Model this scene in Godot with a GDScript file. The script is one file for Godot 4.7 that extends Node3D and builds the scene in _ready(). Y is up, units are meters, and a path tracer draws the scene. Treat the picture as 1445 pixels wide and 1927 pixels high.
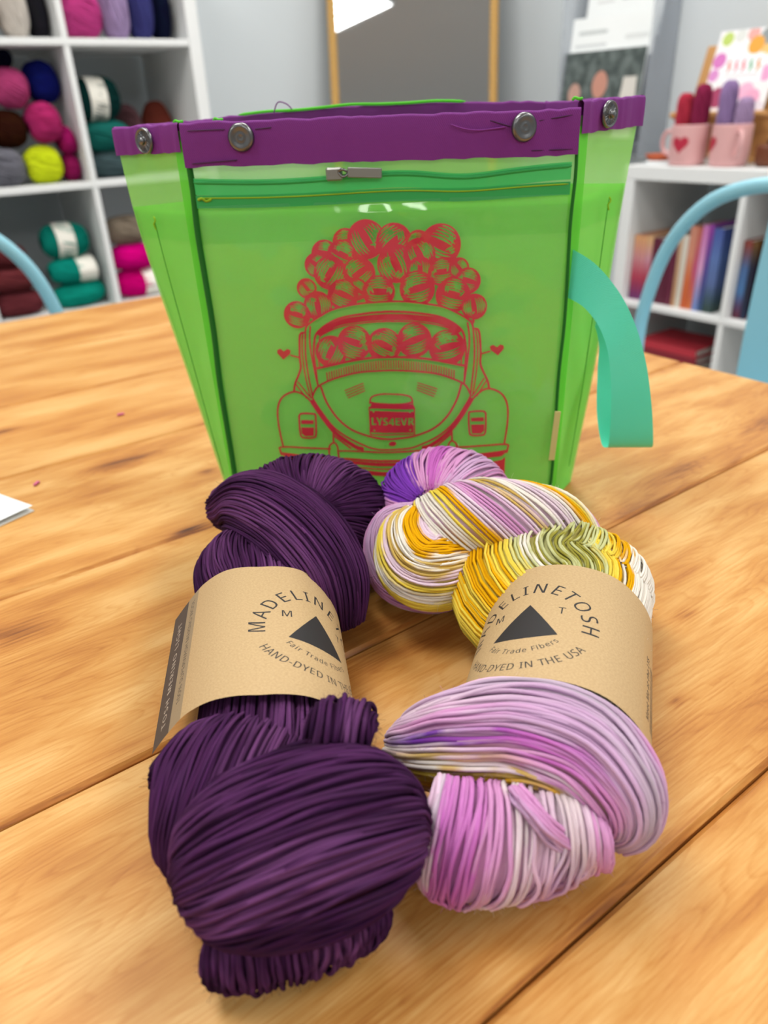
extends Node3D
# A yarn shop table: sheer green project bag, two hand-dyed skeins, shelves of yarn and books behind.
# World: table top is y = 0, floor y = FLOOR. Room axes: local x runs along wall_right's normal, local -z towards wall_left.

const FLOOR := -0.72
const CEIL := 1.95
const TURN := 0.61610
var M := {}
var taken := {}
var rng := RandomNumberGenerator.new()

# ---------------------------------------------------------------- nodes
func room(u: float, y: float, n: float) -> Vector3:
	return Vector3(u * cos(TURN) - n * sin(TURN), y, -(u * sin(TURN) + n * cos(TURN)))

func numbered(called: String) -> String:
	if not taken.has(called):
		taken[called] = 0
		return called
	taken[called] += 1
	return "%s_%03d" % [called, taken[called]]

func thing(called: String, label: String, category: String, at := Vector3.ZERO, turn := 0.0, group := "") -> Node3D:
	var o := Node3D.new()
	o.name = numbered(called)
	add_child(o, true)
	o.position = at
	o.rotation.y = turn
	o.set_meta("label", label)
	o.set_meta("category", category)
	if group != "":
		o.set_meta("group", group)
	return o

func part(parent: Node3D, called: String, mesh: Mesh, mat: Material, at := Vector3.ZERO, rot := Vector3.ZERO) -> MeshInstance3D:
	var o := MeshInstance3D.new()
	o.name = called
	o.mesh = mesh
	o.material_override = mat
	o.position = at
	o.rotation = rot
	parent.add_child(o, true)
	return o

func structure(called: String, mesh: Mesh, mat: Material, at := Vector3.ZERO, turn := 0.0) -> MeshInstance3D:
	var o := part(self, called, mesh, mat, at, Vector3(0, turn, 0))
	o.set_meta("kind", "structure")
	return o

func label_part(label: String, o: Node3D) -> Node3D:
	o.set_meta("label", label)
	return o

func stuff(o: Node3D) -> Node3D:
	o.set_meta("kind", "stuff")
	return o

# ---------------------------------------------------------------- materials
func mat(col: Color, rough := 0.6, extra := {}) -> StandardMaterial3D:
	var m := StandardMaterial3D.new()
	m.albedo_color = col
	m.roughness = rough
	m.metallic_specular = 0.5
	if col.a < 1.0:
		m.transparency = BaseMaterial3D.TRANSPARENCY_ALPHA
	m.cull_mode = BaseMaterial3D.CULL_DISABLED
	for k in extra:
		m.set(k, extra[k])
	return m

func noise(freq: float, sd: int, octaves := 3) -> FastNoiseLite:
	var n := FastNoiseLite.new()
	n.noise_type = FastNoiseLite.TYPE_SIMPLEX_SMOOTH
	n.frequency = freq
	n.seed = sd
	n.fractal_octaves = octaves
	return n

func noise_bytes(w: int, h: int, freq: float, sd: int, sx := 1, sy := 1, octaves := 3) -> PackedByteArray:
	# noise stretched sx times along x and sy times along y
	var im := noise(freq, sd, octaves).get_image(w / sx + 2, h / sy + 2)
	im.convert(Image.FORMAT_L8)
	im.resize((w / sx + 2) * sx, (h / sy + 2) * sy, Image.INTERPOLATE_CUBIC)
	im.crop(w, h)
	return im.get_data()

# ---------------------------------------------------------------- meshes
func arrays_mesh(v: PackedVector3Array, n: PackedVector3Array, idx: PackedInt32Array, uv := PackedVector2Array(), col := PackedColorArray()) -> ArrayMesh:
	# turn each face so that its front looks the way its normals do
	for i in range(0, idx.size(), 3):
		var p := v[idx[i]]
		if (v[idx[i + 2]] - p).cross(v[idx[i + 1]] - p).dot(n[idx[i]] + n[idx[i + 1]] + n[idx[i + 2]]) < 0.0:
			var swap := idx[i + 1]
			idx[i + 1] = idx[i + 2]
			idx[i + 2] = swap
	var a := []
	a.resize(Mesh.ARRAY_MAX)
	a[Mesh.ARRAY_VERTEX] = v
	a[Mesh.ARRAY_NORMAL] = n
	a[Mesh.ARRAY_INDEX] = idx
	if uv.size():
		a[Mesh.ARRAY_TEX_UV] = uv
	if col.size():
		a[Mesh.ARRAY_COLOR] = col
	var m := ArrayMesh.new()
	m.add_surface_from_arrays(Mesh.PRIMITIVE_TRIANGLES, a)
	return m

# sheet of points rows x cols (row major), smooth normals
func sheet(p: PackedVector3Array, rows: int, cols: int, closed := false, uv := PackedVector2Array()) -> ArrayMesh:
	var idx := PackedInt32Array()
	var nn := PackedVector3Array()
	nn.resize(p.size())
	for r in rows:
		for c in cols:
			var cl := (c - 1 + cols) % cols if closed else maxi(c - 1, 0)
			var cr := (c + 1) % cols if closed else mini(c + 1, cols - 1)
			var du := p[r * cols + cr] - p[r * cols + cl]
			var dv := p[mini(r + 1, rows - 1) * cols + c] - p[maxi(r - 1, 0) * cols + c]
			var n := du.cross(dv)
			nn[r * cols + c] = n.normalized() if n.length_squared() > 1e-18 else Vector3.UP
	for r in rows - 1:
		for c in (cols if closed else cols - 1):
			var a := r * cols + c
			var b := r * cols + (c + 1) % cols
			var d := a + cols
			var e := b + cols
			idx.append_array([a, d, b, b, d, e])
	return arrays_mesh(p, nn, idx, uv)

func sheet_fn(rows: int, cols: int, f: Callable, uvs := true) -> ArrayMesh:
	var p := PackedVector3Array()
	var uv := PackedVector2Array()
	for r in rows:
		for c in cols:
			var s := float(c) / (cols - 1)
			var t := float(r) / (rows - 1)
			p.append(f.call(s, t))
			uv.append(Vector2(s, t))
	return sheet(p, rows, cols, false, uv if uvs else PackedVector2Array())

func lathe(profile: Array, sides := 24) -> ArrayMesh:
	var p := PackedVector3Array()
	var uv := PackedVector2Array()
	for i in profile.size():
		for k in sides:
			var a := TAU * k / sides
			p.append(Vector3(profile[i].x * cos(a), profile[i].y, profile[i].x * sin(a)))
			uv.append(Vector2(float(k) / sides, float(i) / profile.size()))
	return sheet(p, profile.size(), sides, true, uv)

func catmull(pts: Array, t: float) -> Variant:
	var k := pts.size() - 1
	var x := clampf(t, 0.0, 1.0) * k
	var i := mini(int(x), k - 1)
	var f := x - i
	var a = pts[maxi(i - 1, 0)]
	var b = pts[i]
	var c = pts[i + 1]
	var d = pts[mini(i + 2, k)]
	return 0.5 * ((b * 2.0) + (c - a) * f + (a * 2.0 - b * 5.0 + c * 4.0 - d) * f * f + (b * 3.0 - a - c * 3.0 + d) * f * f * f)

func tube(pts: Array, radius: float, segs := 32, sides := 8, taper := 1.0) -> ArrayMesh:
	var p := PackedVector3Array()
	var up := Vector3.ZERO
	for i in segs + 1:
		var t := float(i) / segs
		var c: Vector3 = catmull(pts, t)
		var d: Vector3 = (catmull(pts, minf(t + 0.004, 1.0)) - catmull(pts, maxf(t - 0.004, 0.0))).normalized()
		if up == Vector3.ZERO:
			up = d.cross(Vector3(0.3, 0.9, 0.2)).normalized()
		up = (up - d * up.dot(d)).normalized()
		var b := d.cross(up)
		var r := radius * (1.0 if i > 0 and i < segs else 0.35) * lerpf(1.0, taper, t)
		for k in sides:
			var a := -TAU * k / sides
			p.append(c + (up * cos(a) + b * sin(a)) * r)
	return sheet(p, segs + 1, sides, true)

# box with chamfered edges, centred; UVs in metres along x (u) and z (v) on the top
func block(size: Vector3, bevel := 0.002) -> ArrayMesh:
	var st := SurfaceTool.new()
	st.begin(Mesh.PRIMITIVE_TRIANGLES)
	st.set_smooth_group(-1)
	var h := size * 0.5
	var b := minf(bevel, minf(h.x, minf(h.y, h.z)) * 0.6)
	var quad := func(a: Vector3, c: Vector3, d: Vector3, e: Vector3):
		var out := (a + c + d + e) * 0.25
		var l := [a, c, d, e]
		if (c - a).cross(d - a).dot(out) > 0.0:
			l = [a, e, d, c]
		for i in [0, 1, 2, 0, 2, 3]:
			var q: Vector3 = l[i]
			st.set_uv(Vector2(q.x, q.z) if absf(out.y) > 0.5 * h.y else Vector2(q.x, q.y + q.z))
			st.add_vertex(q)
	var tri := func(a: Vector3, c: Vector3, d: Vector3):
		var l := [a, c, d]
		if (c - a).cross(d - a).dot(a + c + d) > 0.0:
			l = [a, d, c]
		for q in l:
			st.set_uv(Vector2(q.x, q.z))
			st.add_vertex(q)
	var i := h - Vector3(b, b, b)
	for s in [-1.0, 1.0]:
		quad.call(Vector3(s * h.x, -i.y, -i.z), Vector3(s * h.x, i.y, -i.z), Vector3(s * h.x, i.y, i.z), Vector3(s * h.x, -i.y, i.z))
		quad.call(Vector3(-i.x, s * h.y, -i.z), Vector3(i.x, s * h.y, -i.z), Vector3(i.x, s * h.y, i.z), Vector3(-i.x, s * h.y, i.z))
		quad.call(Vector3(-i.x, -i.y, s * h.z), Vector3(i.x, -i.y, s * h.z), Vector3(i.x, i.y, s * h.z), Vector3(-i.x, i.y, s * h.z))
		for r in [-1.0, 1.0]:
			quad.call(Vector3(s * h.x, r * i.y, -i.z), Vector3(s * h.x, r * i.y, i.z), Vector3(s * i.x, r * h.y, i.z), Vector3(s * i.x, r * h.y, -i.z))
			quad.call(Vector3(s * h.x, -i.y, r * i.z), Vector3(s * h.x, i.y, r * i.z), Vector3(s * i.x, i.y, r * h.z), Vector3(s * i.x, -i.y, r * h.z))
			quad.call(Vector3(-i.x, s * h.y, r * i.z), Vector3(i.x, s * h.y, r * i.z), Vector3(i.x, s * i.y, r * h.z), Vector3(-i.x, s * i.y, r * h.z))
			for q in [-1.0, 1.0]:
				tri.call(Vector3(s * h.x, r * i.y, q * i.z), Vector3(s * i.x, r * h.y, q * i.z), Vector3(s * i.x, r * i.y, q * h.z))
	st.generate_normals()
	return st.commit()

# ---------------------------------------------------------------- yarn
# A coil of many yarn strands lying side by side. key: [centre, half width, half height] along the coil;
# face: the way the coil's broad side looks; strands run along the coil and turn round it by twist.
# dye: rows of [place round the coil 0..1, colours along the coil]
func coil(key: Array, opt: Dictionary) -> ArrayMesh:
	var yarn: float = opt.get("yarn", 0.00068)
	var segs: int = opt.get("segs", 30)
	var sides: int = opt.get("sides", 5)
	var twist: float = opt.get("twist", 0.5)
	var face: Vector3 = opt.get("face", Vector3(0, 0.8, 0.6))
	var wide: Vector3 = opt.get("wide", Vector3.ZERO)
	var base: Vector3 = opt.get("base", Vector3.ZERO)
	var dye: Array = opt.dye
	var loose: float = opt.get("loose", 1.0)
	var ra := RandomNumberGenerator.new()
	ra.seed = opt.get("seed", 1)
	var nz := noise(1.0, opt.get("seed", 1), 2)
	var cs := []
	var ws := []
	var hs := []
	for k in key:
		cs.append(k[0] - base)
		ws.append(k[1])
		hs.append(k[2])
	# frames along the coil
	var c := PackedVector3Array()
	var sd := PackedVector3Array()
	var nr := PackedVector3Array()
	var w := PackedFloat32Array()
	var h := PackedFloat32Array()
	var around := 0.0
	var length := 0.0
	for i in segs + 1:
		var t := float(i) / segs
		c.append(catmull(cs, t))
		if i > 0:
			length += c[i].distance_to(c[i - 1])
		var d: Vector3 = (catmull(cs, minf(t + 0.01, 1.0)) - catmull(cs, maxf(t - 0.01, 0.0))).normalized()
		var s: Vector3
		if wide != Vector3.ZERO:
			s = (wide - d * wide.dot(d)).normalized()
		else:
			s = d.cross(face).normalized()
		sd.append(s)
		var up := s.cross(d).normalized()
		nr.append(up if up.dot(face) > 0.0 else -up)
		w.append(catmull(ws, t))
		h.append(catmull(hs, t))
		around = maxf(around, PI * (1.5 * (w[i] + h[i]) - sqrt(w[i] * h[i])))
	var count := int(around / (yarn * opt.get("gap", 1.5)))
	var p := PackedVector3Array()
	var n := PackedVector3Array()
	var col := PackedColorArray()
	var idx := PackedInt32Array()
	var ring := sides * (segs + 1)
	# the wound core that fills the coil
	var cp := 12
	for i in segs + 1:
		for k in cp:
			var a := TAU * k / cp
			var o := sd[i] * cos(a) * maxf(w[i] - yarn * 1.7, 0.0005) + nr[i] * sin(a) * maxf(h[i] - yarn * 1.7, 0.0005)
			p.append(c[i] + o)
			n.append((sd[i] * cos(a) / maxf(w[i], 0.001) + nr[i] * sin(a) / maxf(h[i], 0.001)).normalized())
			col.append(dyed(dye, float(k) / cp, float(i) / segs))
	for i in segs:
		for k in cp:
			var a := i * cp + k
			var b := i * cp + (k + 1) % cp
			idx.append_array([a, b, a + cp, b, b + cp, a + cp])
	for j in count:
		var at := p.size()
		var f0 := (j + ra.randf_range(-0.35, 0.35) * loose) / count
		var lift := ra.randf_range(-1.0, 0.4) * yarn * loose
		var wander := ra.randf_range(0.006, 0.016) * loose
		var stray := ra.randf() < 0.025 * loose
		if stray:
			wander *= 3.5
			lift = yarn * 0.8
		var fat := yarn * ra.randf_range(0.88, 1.12)
		var pts := PackedVector3Array()
		var outs := PackedVector3Array()
		for i in segs + 1:
			var t := float(i) / segs
			var f := f0 + (t - 0.5) * twist / TAU + nz.get_noise_2d(j * 7.3, t * 1.7) * wander
			var a := f * TAU
			var bob := lift + nz.get_noise_2d(j * 3.1 + 400.0, t * 3.0) * yarn * 1.1 * loose
			var ca := cos(a)
			var sa := sin(a)
			pts.append(c[i] + sd[i] * ca * (w[i] + bob) + nr[i] * sa * (h[i] + bob))
			outs.append((sd[i] * ca / maxf(w[i], 0.001) + nr[i] * sa / maxf(h[i], 0.001)).normalized())
			var shade := dyed(dye, f0 + ra.randf_range(-0.004, 0.004) + nz.get_noise_2d(j * 11.0 + 900.0, t * 2.2) * opt.get("mix", 0.03), t + nz.get_noise_1d(j * 5.7) * 0.12)
			var tone: float = 1.0 + nz.get_noise_2d(j * 9.0 + 70.0, t * 4.0 + j) * opt.get("tone", 0.35)
			shade = Color(shade.r * tone, shade.g * tone, shade.b * tone)
			for k in sides:
				col.append(shade)
		for i in segs + 1:
			var d := (pts[mini(i + 1, segs)] - pts[maxi(i - 1, 0)]).normalized()
			var o := (outs[i] - d * outs[i].dot(d)).normalized()
			var b := d.cross(o)
			for k in sides:
				var a := -TAU * k / sides
				var q := o * cos(a) + b * sin(a)
				p.append(pts[i] + q * fat)
				n.append(q)
		for i in segs:
			for k in sides:
				var a := at + i * sides + k
				var b := at + i * sides + (k + 1) % sides
				idx.append_array([a, a + sides, b, b, a + sides, b + sides])
	if opt.get("fuzz", 0) > 0:
		# short fibres that stand off the yarn
		for j in int(opt.fuzz):
			var i := ra.randi_range(1, segs - 1)
			var a := ra.randf() * TAU
			var o := (sd[i] * cos(a) / maxf(w[i], 0.001) + nr[i] * sin(a) / maxf(h[i], 0.001)).normalized()
			var s := c[i] + sd[i] * cos(a) * w[i] + nr[i] * sin(a) * h[i]
			var g := Vector3(ra.randf_range(-1, 1), ra.randf_range(-1, 1), ra.randf_range(-1, 1))
			var e1 := s + (o + g * 0.9) * ra.randf_range(0.0005, 0.0013)
			var e2 := e1 + (o * 0.5 + g) * ra.randf_range(0.0004, 0.0014)
			var shade := dyed(dye, a / TAU, float(i) / segs)
			var side := o.cross(g).normalized() * 0.00004
			var at := p.size()
			for q in [s, e1, e2]:
				for m in [-1.0, 1.0]:
					p.append(q + side * m)
					n.append(o)
					col.append(shade)
			idx.append_array([at, at + 1, at + 2, at + 2, at + 1, at + 3, at + 2, at + 3, at + 4, at + 4, at + 3, at + 5])
	return arrays_mesh(p, n, idx, PackedVector2Array(), col)

func along(cols: Array, t: float) -> Color:
	if cols.size() == 1:
		return cols[0]
	var x := clampf(t, 0.0, 1.0) * (cols.size() - 1)
	var i := mini(int(x), cols.size() - 2)
	return cols[i].lerp(cols[i + 1], x - i)

func dyed(dye: Array, f: float, t: float) -> Color:
	f = fposmod(f, 1.0)
	var last = dye[dye.size() - 1]
	var prev = [last[0] - 1.0, last[1]]
	for d in dye:
		if f < d[0]:
			var x: float = (f - prev[0]) / maxf(d[0] - prev[0], 0.0001)
			x = smoothstep(0.3, 0.7, x)
			return along(prev[1], t).lerp(along(d[1], t), x)
		prev = d
	var nxt = dye[0]
	return along(prev[1], t).lerp(along(nxt[1], t), smoothstep(0.3, 0.7, (f - prev[0]) / maxf(nxt[0] + 1.0 - prev[0], 0.0001)))

func lin(hex: String) -> Color:
	return Color(hex).srgb_to_linear()

func lins(list: Array) -> Array:
	var o := []
	for h in list:
		o.append(lin(h))
	return o

# ---------------------------------------------------------------- print: shapes filled into an Image
func fill_poly(im: Image, pts: PackedVector2Array, col: Color) -> void:
	var lo := INF
	var hi := -INF
	for q in pts:
		lo = minf(lo, q.y)
		hi = maxf(hi, q.y)
	var k := pts.size()
	for y in range(maxi(int(lo), 0), mini(int(hi) + 1, im.get_height())):
		var yy := y + 0.5
		var xs := []
		for i in k:
			var a := pts[i]
			var b := pts[(i + 1) % k]
			if (a.y <= yy) != (b.y <= yy):
				xs.append(a.x + (yy - a.y) / (b.y - a.y) * (b.x - a.x))
		xs.sort()
		for i in range(0, xs.size() - 1, 2):
			var x0 := int(round(xs[i]))
			var x1 := int(round(xs[i + 1]))
			if x1 > x0:
				im.fill_rect(Rect2i(x0, y, x1 - x0, 1), col)

func disc(im: Image, c: Vector2, r: float, col: Color, ry := -1.0) -> void:
	var pts := PackedVector2Array()
	for k in 28:
		pts.append(c + Vector2(cos(TAU * k / 28) * r, sin(TAU * k / 28) * (r if ry < 0 else ry)))
	fill_poly(im, pts, col)

func stroke(im: Image, pts: Array, wd: float, col: Color) -> void:
	for i in pts.size() - 1:
		var a: Vector2 = pts[i]
		var b: Vector2 = pts[i + 1]
		var s := (b - a).normalized().orthogonal() * wd * 0.5
		fill_poly(im, PackedVector2Array([a + s, b + s, b - s, a - s]), col)
		if wd > 3.0:
			disc(im, b, wd * 0.5, col)
	if wd > 3.0:
		disc(im, pts[0], wd * 0.5, col)

func smooth_line(pts: Array, steps: int) -> Array:
	var o := []
	for i in steps + 1:
		o.append(catmull(pts, float(i) / steps))
	return o

var fonts := {}
var glyphs := {}
func font(bold := false) -> Font:
	if not fonts.has(bold):
		var f := SystemFont.new()
		f.font_names = PackedStringArray(["Droid Sans"])
		if bold:
			f.font_weight = 700
		fonts[bold] = f
	return fonts[bold]

# triangles of one letter with cap height 1, and how far it moves on
func glyph(ch: String, bold := false) -> Array:
	var key := ch + str(bold)
	if not glyphs.has(key):
		var t := TextMesh.new()
		t.font = font(bold)
		t.font_size = 64
		t.pixel_size = 1.0 / 64.0
		t.depth = 0.0
		t.curve_step = 1.0
		t.text = ch
		t.horizontal_alignment = HORIZONTAL_ALIGNMENT_LEFT
		t.vertical_alignment = VERTICAL_ALIGNMENT_BOTTOM
		var tris := PackedVector2Array()
		if ch != " ":
			var a := t.get_mesh_arrays()
			var v: PackedVector3Array = a[Mesh.ARRAY_VERTEX]
			var ix = a[Mesh.ARRAY_INDEX]
			if ix != null and ix.size():
				for i in ix:
					tris.append(Vector2(v[i].x, v[i].y))
			else:
				for q in v:
					tris.append(Vector2(q.x, q.y))
		glyphs[key] = [tris, font(bold).get_string_size(ch, HORIZONTAL_ALIGNMENT_LEFT, -1, 64).x / 64.0]
	return glyphs[key]

var cap0 := 0.0
var drop := 0.0
# letters placed by a function that maps (distance along the line, height over the baseline) to image pixels
func letters(im: Image, text: String, cap: float, space: float, place: Callable, col: Color, bold := false, centre := true) -> void:
	if cap0 == 0.0:
		var lo := INF
		var hi := -INF
		for q in glyph("H")[0]:
			lo = minf(lo, q.y)
			hi = maxf(hi, q.y)
		cap0 = hi - lo
		drop = lo
	var k := cap / cap0
	var total := 0.0
	for ch in text:
		total += glyph(ch, bold)[1] * k + space
	var x := -total * 0.5 if centre else 0.0
	for ch in text:
		var g: Array = glyph(ch, bold)
		var tris: PackedVector2Array = g[0]
		var mid: float = x + g[1] * k * 0.5
		for i in range(0, tris.size(), 3):
			var pts := PackedVector2Array()
			for j in 3:
				pts.append(place.call(mid, (tris[i + j].x * k) - g[1] * k * 0.5, (tris[i + j].y - drop) * k))
			fill_poly(im, pts, col)
		x += g[1] * k + space

# coils: [centre, half width, half height] in metres, table top at y = 0
var PB := [[Vector3(-0.0870, 0.0340, -0.3631), 0.0110, 0.0120], [Vector3(-0.0665, 0.0460, -0.3407), 0.0200, 0.0180], [Vector3(-0.0424, 0.0500, -0.3044), 0.0220, 0.0200], [Vector3(-0.0280, 0.0380, -0.2829), 0.0200, 0.0180], [Vector3(-0.0252, 0.0180, -0.2755), 0.0130, 0.0120]]
var PD := [[Vector3(-0.0507, 0.0260, -0.1950), 0.0090, 0.0080], [Vector3(-0.0513, 0.0330, -0.1828), 0.0230, 0.0160], [Vector3(-0.0510, 0.0380, -0.1646), 0.0275, 0.0210], [Vector3(-0.0564, 0.0300, -0.1555), 0.0200, 0.0200], [Vector3(-0.0582, 0.0200, -0.1528), 0.0100, 0.0120]]
var PE := [[Vector3(-0.0207, 0.0400, -0.1718), 0.0070, 0.0050], [Vector3(-0.0173, 0.0600, -0.1638), 0.0095, 0.0070], [Vector3(-0.0148, 0.0620, -0.1687), 0.0095, 0.0070], [Vector3(-0.0137, 0.0460, -0.1851), 0.0080, 0.0050]]
var PF := [[Vector3(-0.0613, 0.0260, -0.1441), 0.0080, 0.0090], [Vector3(-0.0549, 0.0300, -0.1431), 0.0160, 0.0170], [Vector3(-0.0456, 0.0350, -0.1421), 0.0235, 0.0250], [Vector3(-0.0305, 0.0400, -0.1428), 0.0260, 0.0275], [Vector3(-0.0160, 0.0410, -0.1456), 0.0250, 0.0275], [Vector3(-0.0053, 0.0360, -0.1510), 0.0180, 0.0210], [Vector3(0.0012, 0.0300, -0.1541), 0.0060, 0.0080]]
var PG := [[Vector3(-0.0341, 0.0180, -0.1415), 0.0220, 0.0100], [Vector3(-0.0312, 0.0165, -0.1332), 0.0270, 0.0125], [Vector3(-0.0297, 0.0110, -0.1303), 0.0270, 0.0100], [Vector3(-0.0292, 0.0060, -0.1301), 0.0220, 0.0050]]
var MS := [[Vector3(0.0030, 0.0260, -0.1901), 0.0070, 0.0090], [Vector3(0.0088, 0.0300, -0.1869), 0.0120, 0.0130], [Vector3(0.0222, 0.0360, -0.1835), 0.0165, 0.0180], [Vector3(0.0395, 0.0400, -0.1809), 0.0185, 0.0200], [Vector3(0.0565, 0.0400, -0.1741), 0.0190, 0.0215], [Vector3(0.0671, 0.0330, -0.1663), 0.0160, 0.0210], [Vector3(0.0712, 0.0240, -0.1621), 0.0120, 0.0160], [Vector3(0.0702, 0.0160, -0.1601), 0.0050, 0.0080]]
var MT := [[Vector3(0.0427, 0.0300, -0.1623), 0.0180, 0.0080], [Vector3(0.0386, 0.0310, -0.1541), 0.0280, 0.0120], [Vector3(0.0349, 0.0240, -0.1499), 0.0300, 0.0140], [Vector3(0.0329, 0.0130, -0.1503), 0.0270, 0.0100], [Vector3(0.0320, 0.0060, -0.1512), 0.0200, 0.0050]]
var MX := [[Vector3(0.0354, 0.0440, -0.1551), 0.0016, 0.0016], [Vector3(0.0387, 0.0455, -0.1466), 0.0024, 0.0016], [Vector3(0.0446, 0.0390, -0.1433), 0.0024, 0.0016], [Vector3(0.0531, 0.0280, -0.1460), 0.0020, 0.0016], [Vector3(0.0590, 0.0200, -0.1506), 0.0015, 0.0015]]
var MQ := [[Vector3(0.0190, 0.0460, -0.3232), 0.0090, 0.0100], [Vector3(0.0324, 0.0500, -0.3116), 0.0180, 0.0170], [Vector3(0.0545, 0.0500, -0.3060), 0.0210, 0.0210], [Vector3(0.0781, 0.0430, -0.3085), 0.0200, 0.0210], [Vector3(0.0946, 0.0300, -0.3137), 0.0130, 0.0150]]
var MP2 := [[Vector3(0.0162, 0.0520, -0.3180), 0.0040, 0.0050], [Vector3(0.0030, 0.0440, -0.3212), 0.0075, 0.0090], [Vector3(-0.0023, 0.0300, -0.3168), 0.0085, 0.0120], [Vector3(0.0031, 0.0160, -0.3097), 0.0085, 0.0120], [Vector3(0.0213, 0.0120, -0.3048), 0.0090, 0.0110], [Vector3(0.0390, 0.0120, -0.3095), 0.0080, 0.0100]]
var MP3 := [[Vector3(0.0143, 0.0480, -0.3184), 0.0060, 0.0080], [Vector3(0.0102, 0.0440, -0.3051), 0.0140, 0.0150], [Vector3(0.0146, 0.0360, -0.2961), 0.0190, 0.0190], [Vector3(0.0269, 0.0320, -0.2944), 0.0180, 0.0180], [Vector3(0.0437, 0.0320, -0.2977), 0.0120, 0.0130]]
# two edges of the ribbon strap
var RIBBON := [
	[Vector3(0.1046, 0.1560, -0.4120), Vector3(0.1032, 0.1311, -0.4120)],
	[Vector3(0.1171, 0.1483, -0.4050), Vector3(0.1126, 0.1262, -0.4050)],
	[Vector3(0.1298, 0.1342, -0.4000), Vector3(0.1202, 0.1171, -0.4000)],
	[Vector3(0.1393, 0.1176, -0.3970), Vector3(0.1255, 0.1051, -0.3970)],
	[Vector3(0.1474, 0.0970, -0.3960), Vector3(0.1290, 0.0888, -0.3960)],
	[Vector3(0.1539, 0.0720, -0.3960), Vector3(0.1313, 0.0699, -0.3960)],
	[Vector3(0.1585, 0.0499, -0.3980), Vector3(0.1328, 0.0494, -0.3980)],
	[Vector3(0.1610, 0.0417, -0.4040), Vector3(0.1340, 0.0427, -0.4040)],
	[Vector3(0.1615, 0.0414, -0.4120), Vector3(0.1328, 0.0424, -0.4120)],
	[Vector3(0.1579, 0.0596, -0.4200), Vector3(0.1307, 0.0592, -0.4200)],
	[Vector3(0.1531, 0.0831, -0.4300), Vector3(0.1317, 0.0808, -0.4300)],
	[Vector3(0.1467, 0.1095, -0.4400), Vector3(0.1334, 0.0973, -0.4400)],
	[Vector3(0.1330, 0.1332, -0.4470), Vector3(0.1288, 0.1117, -0.4470)],
]
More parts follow.
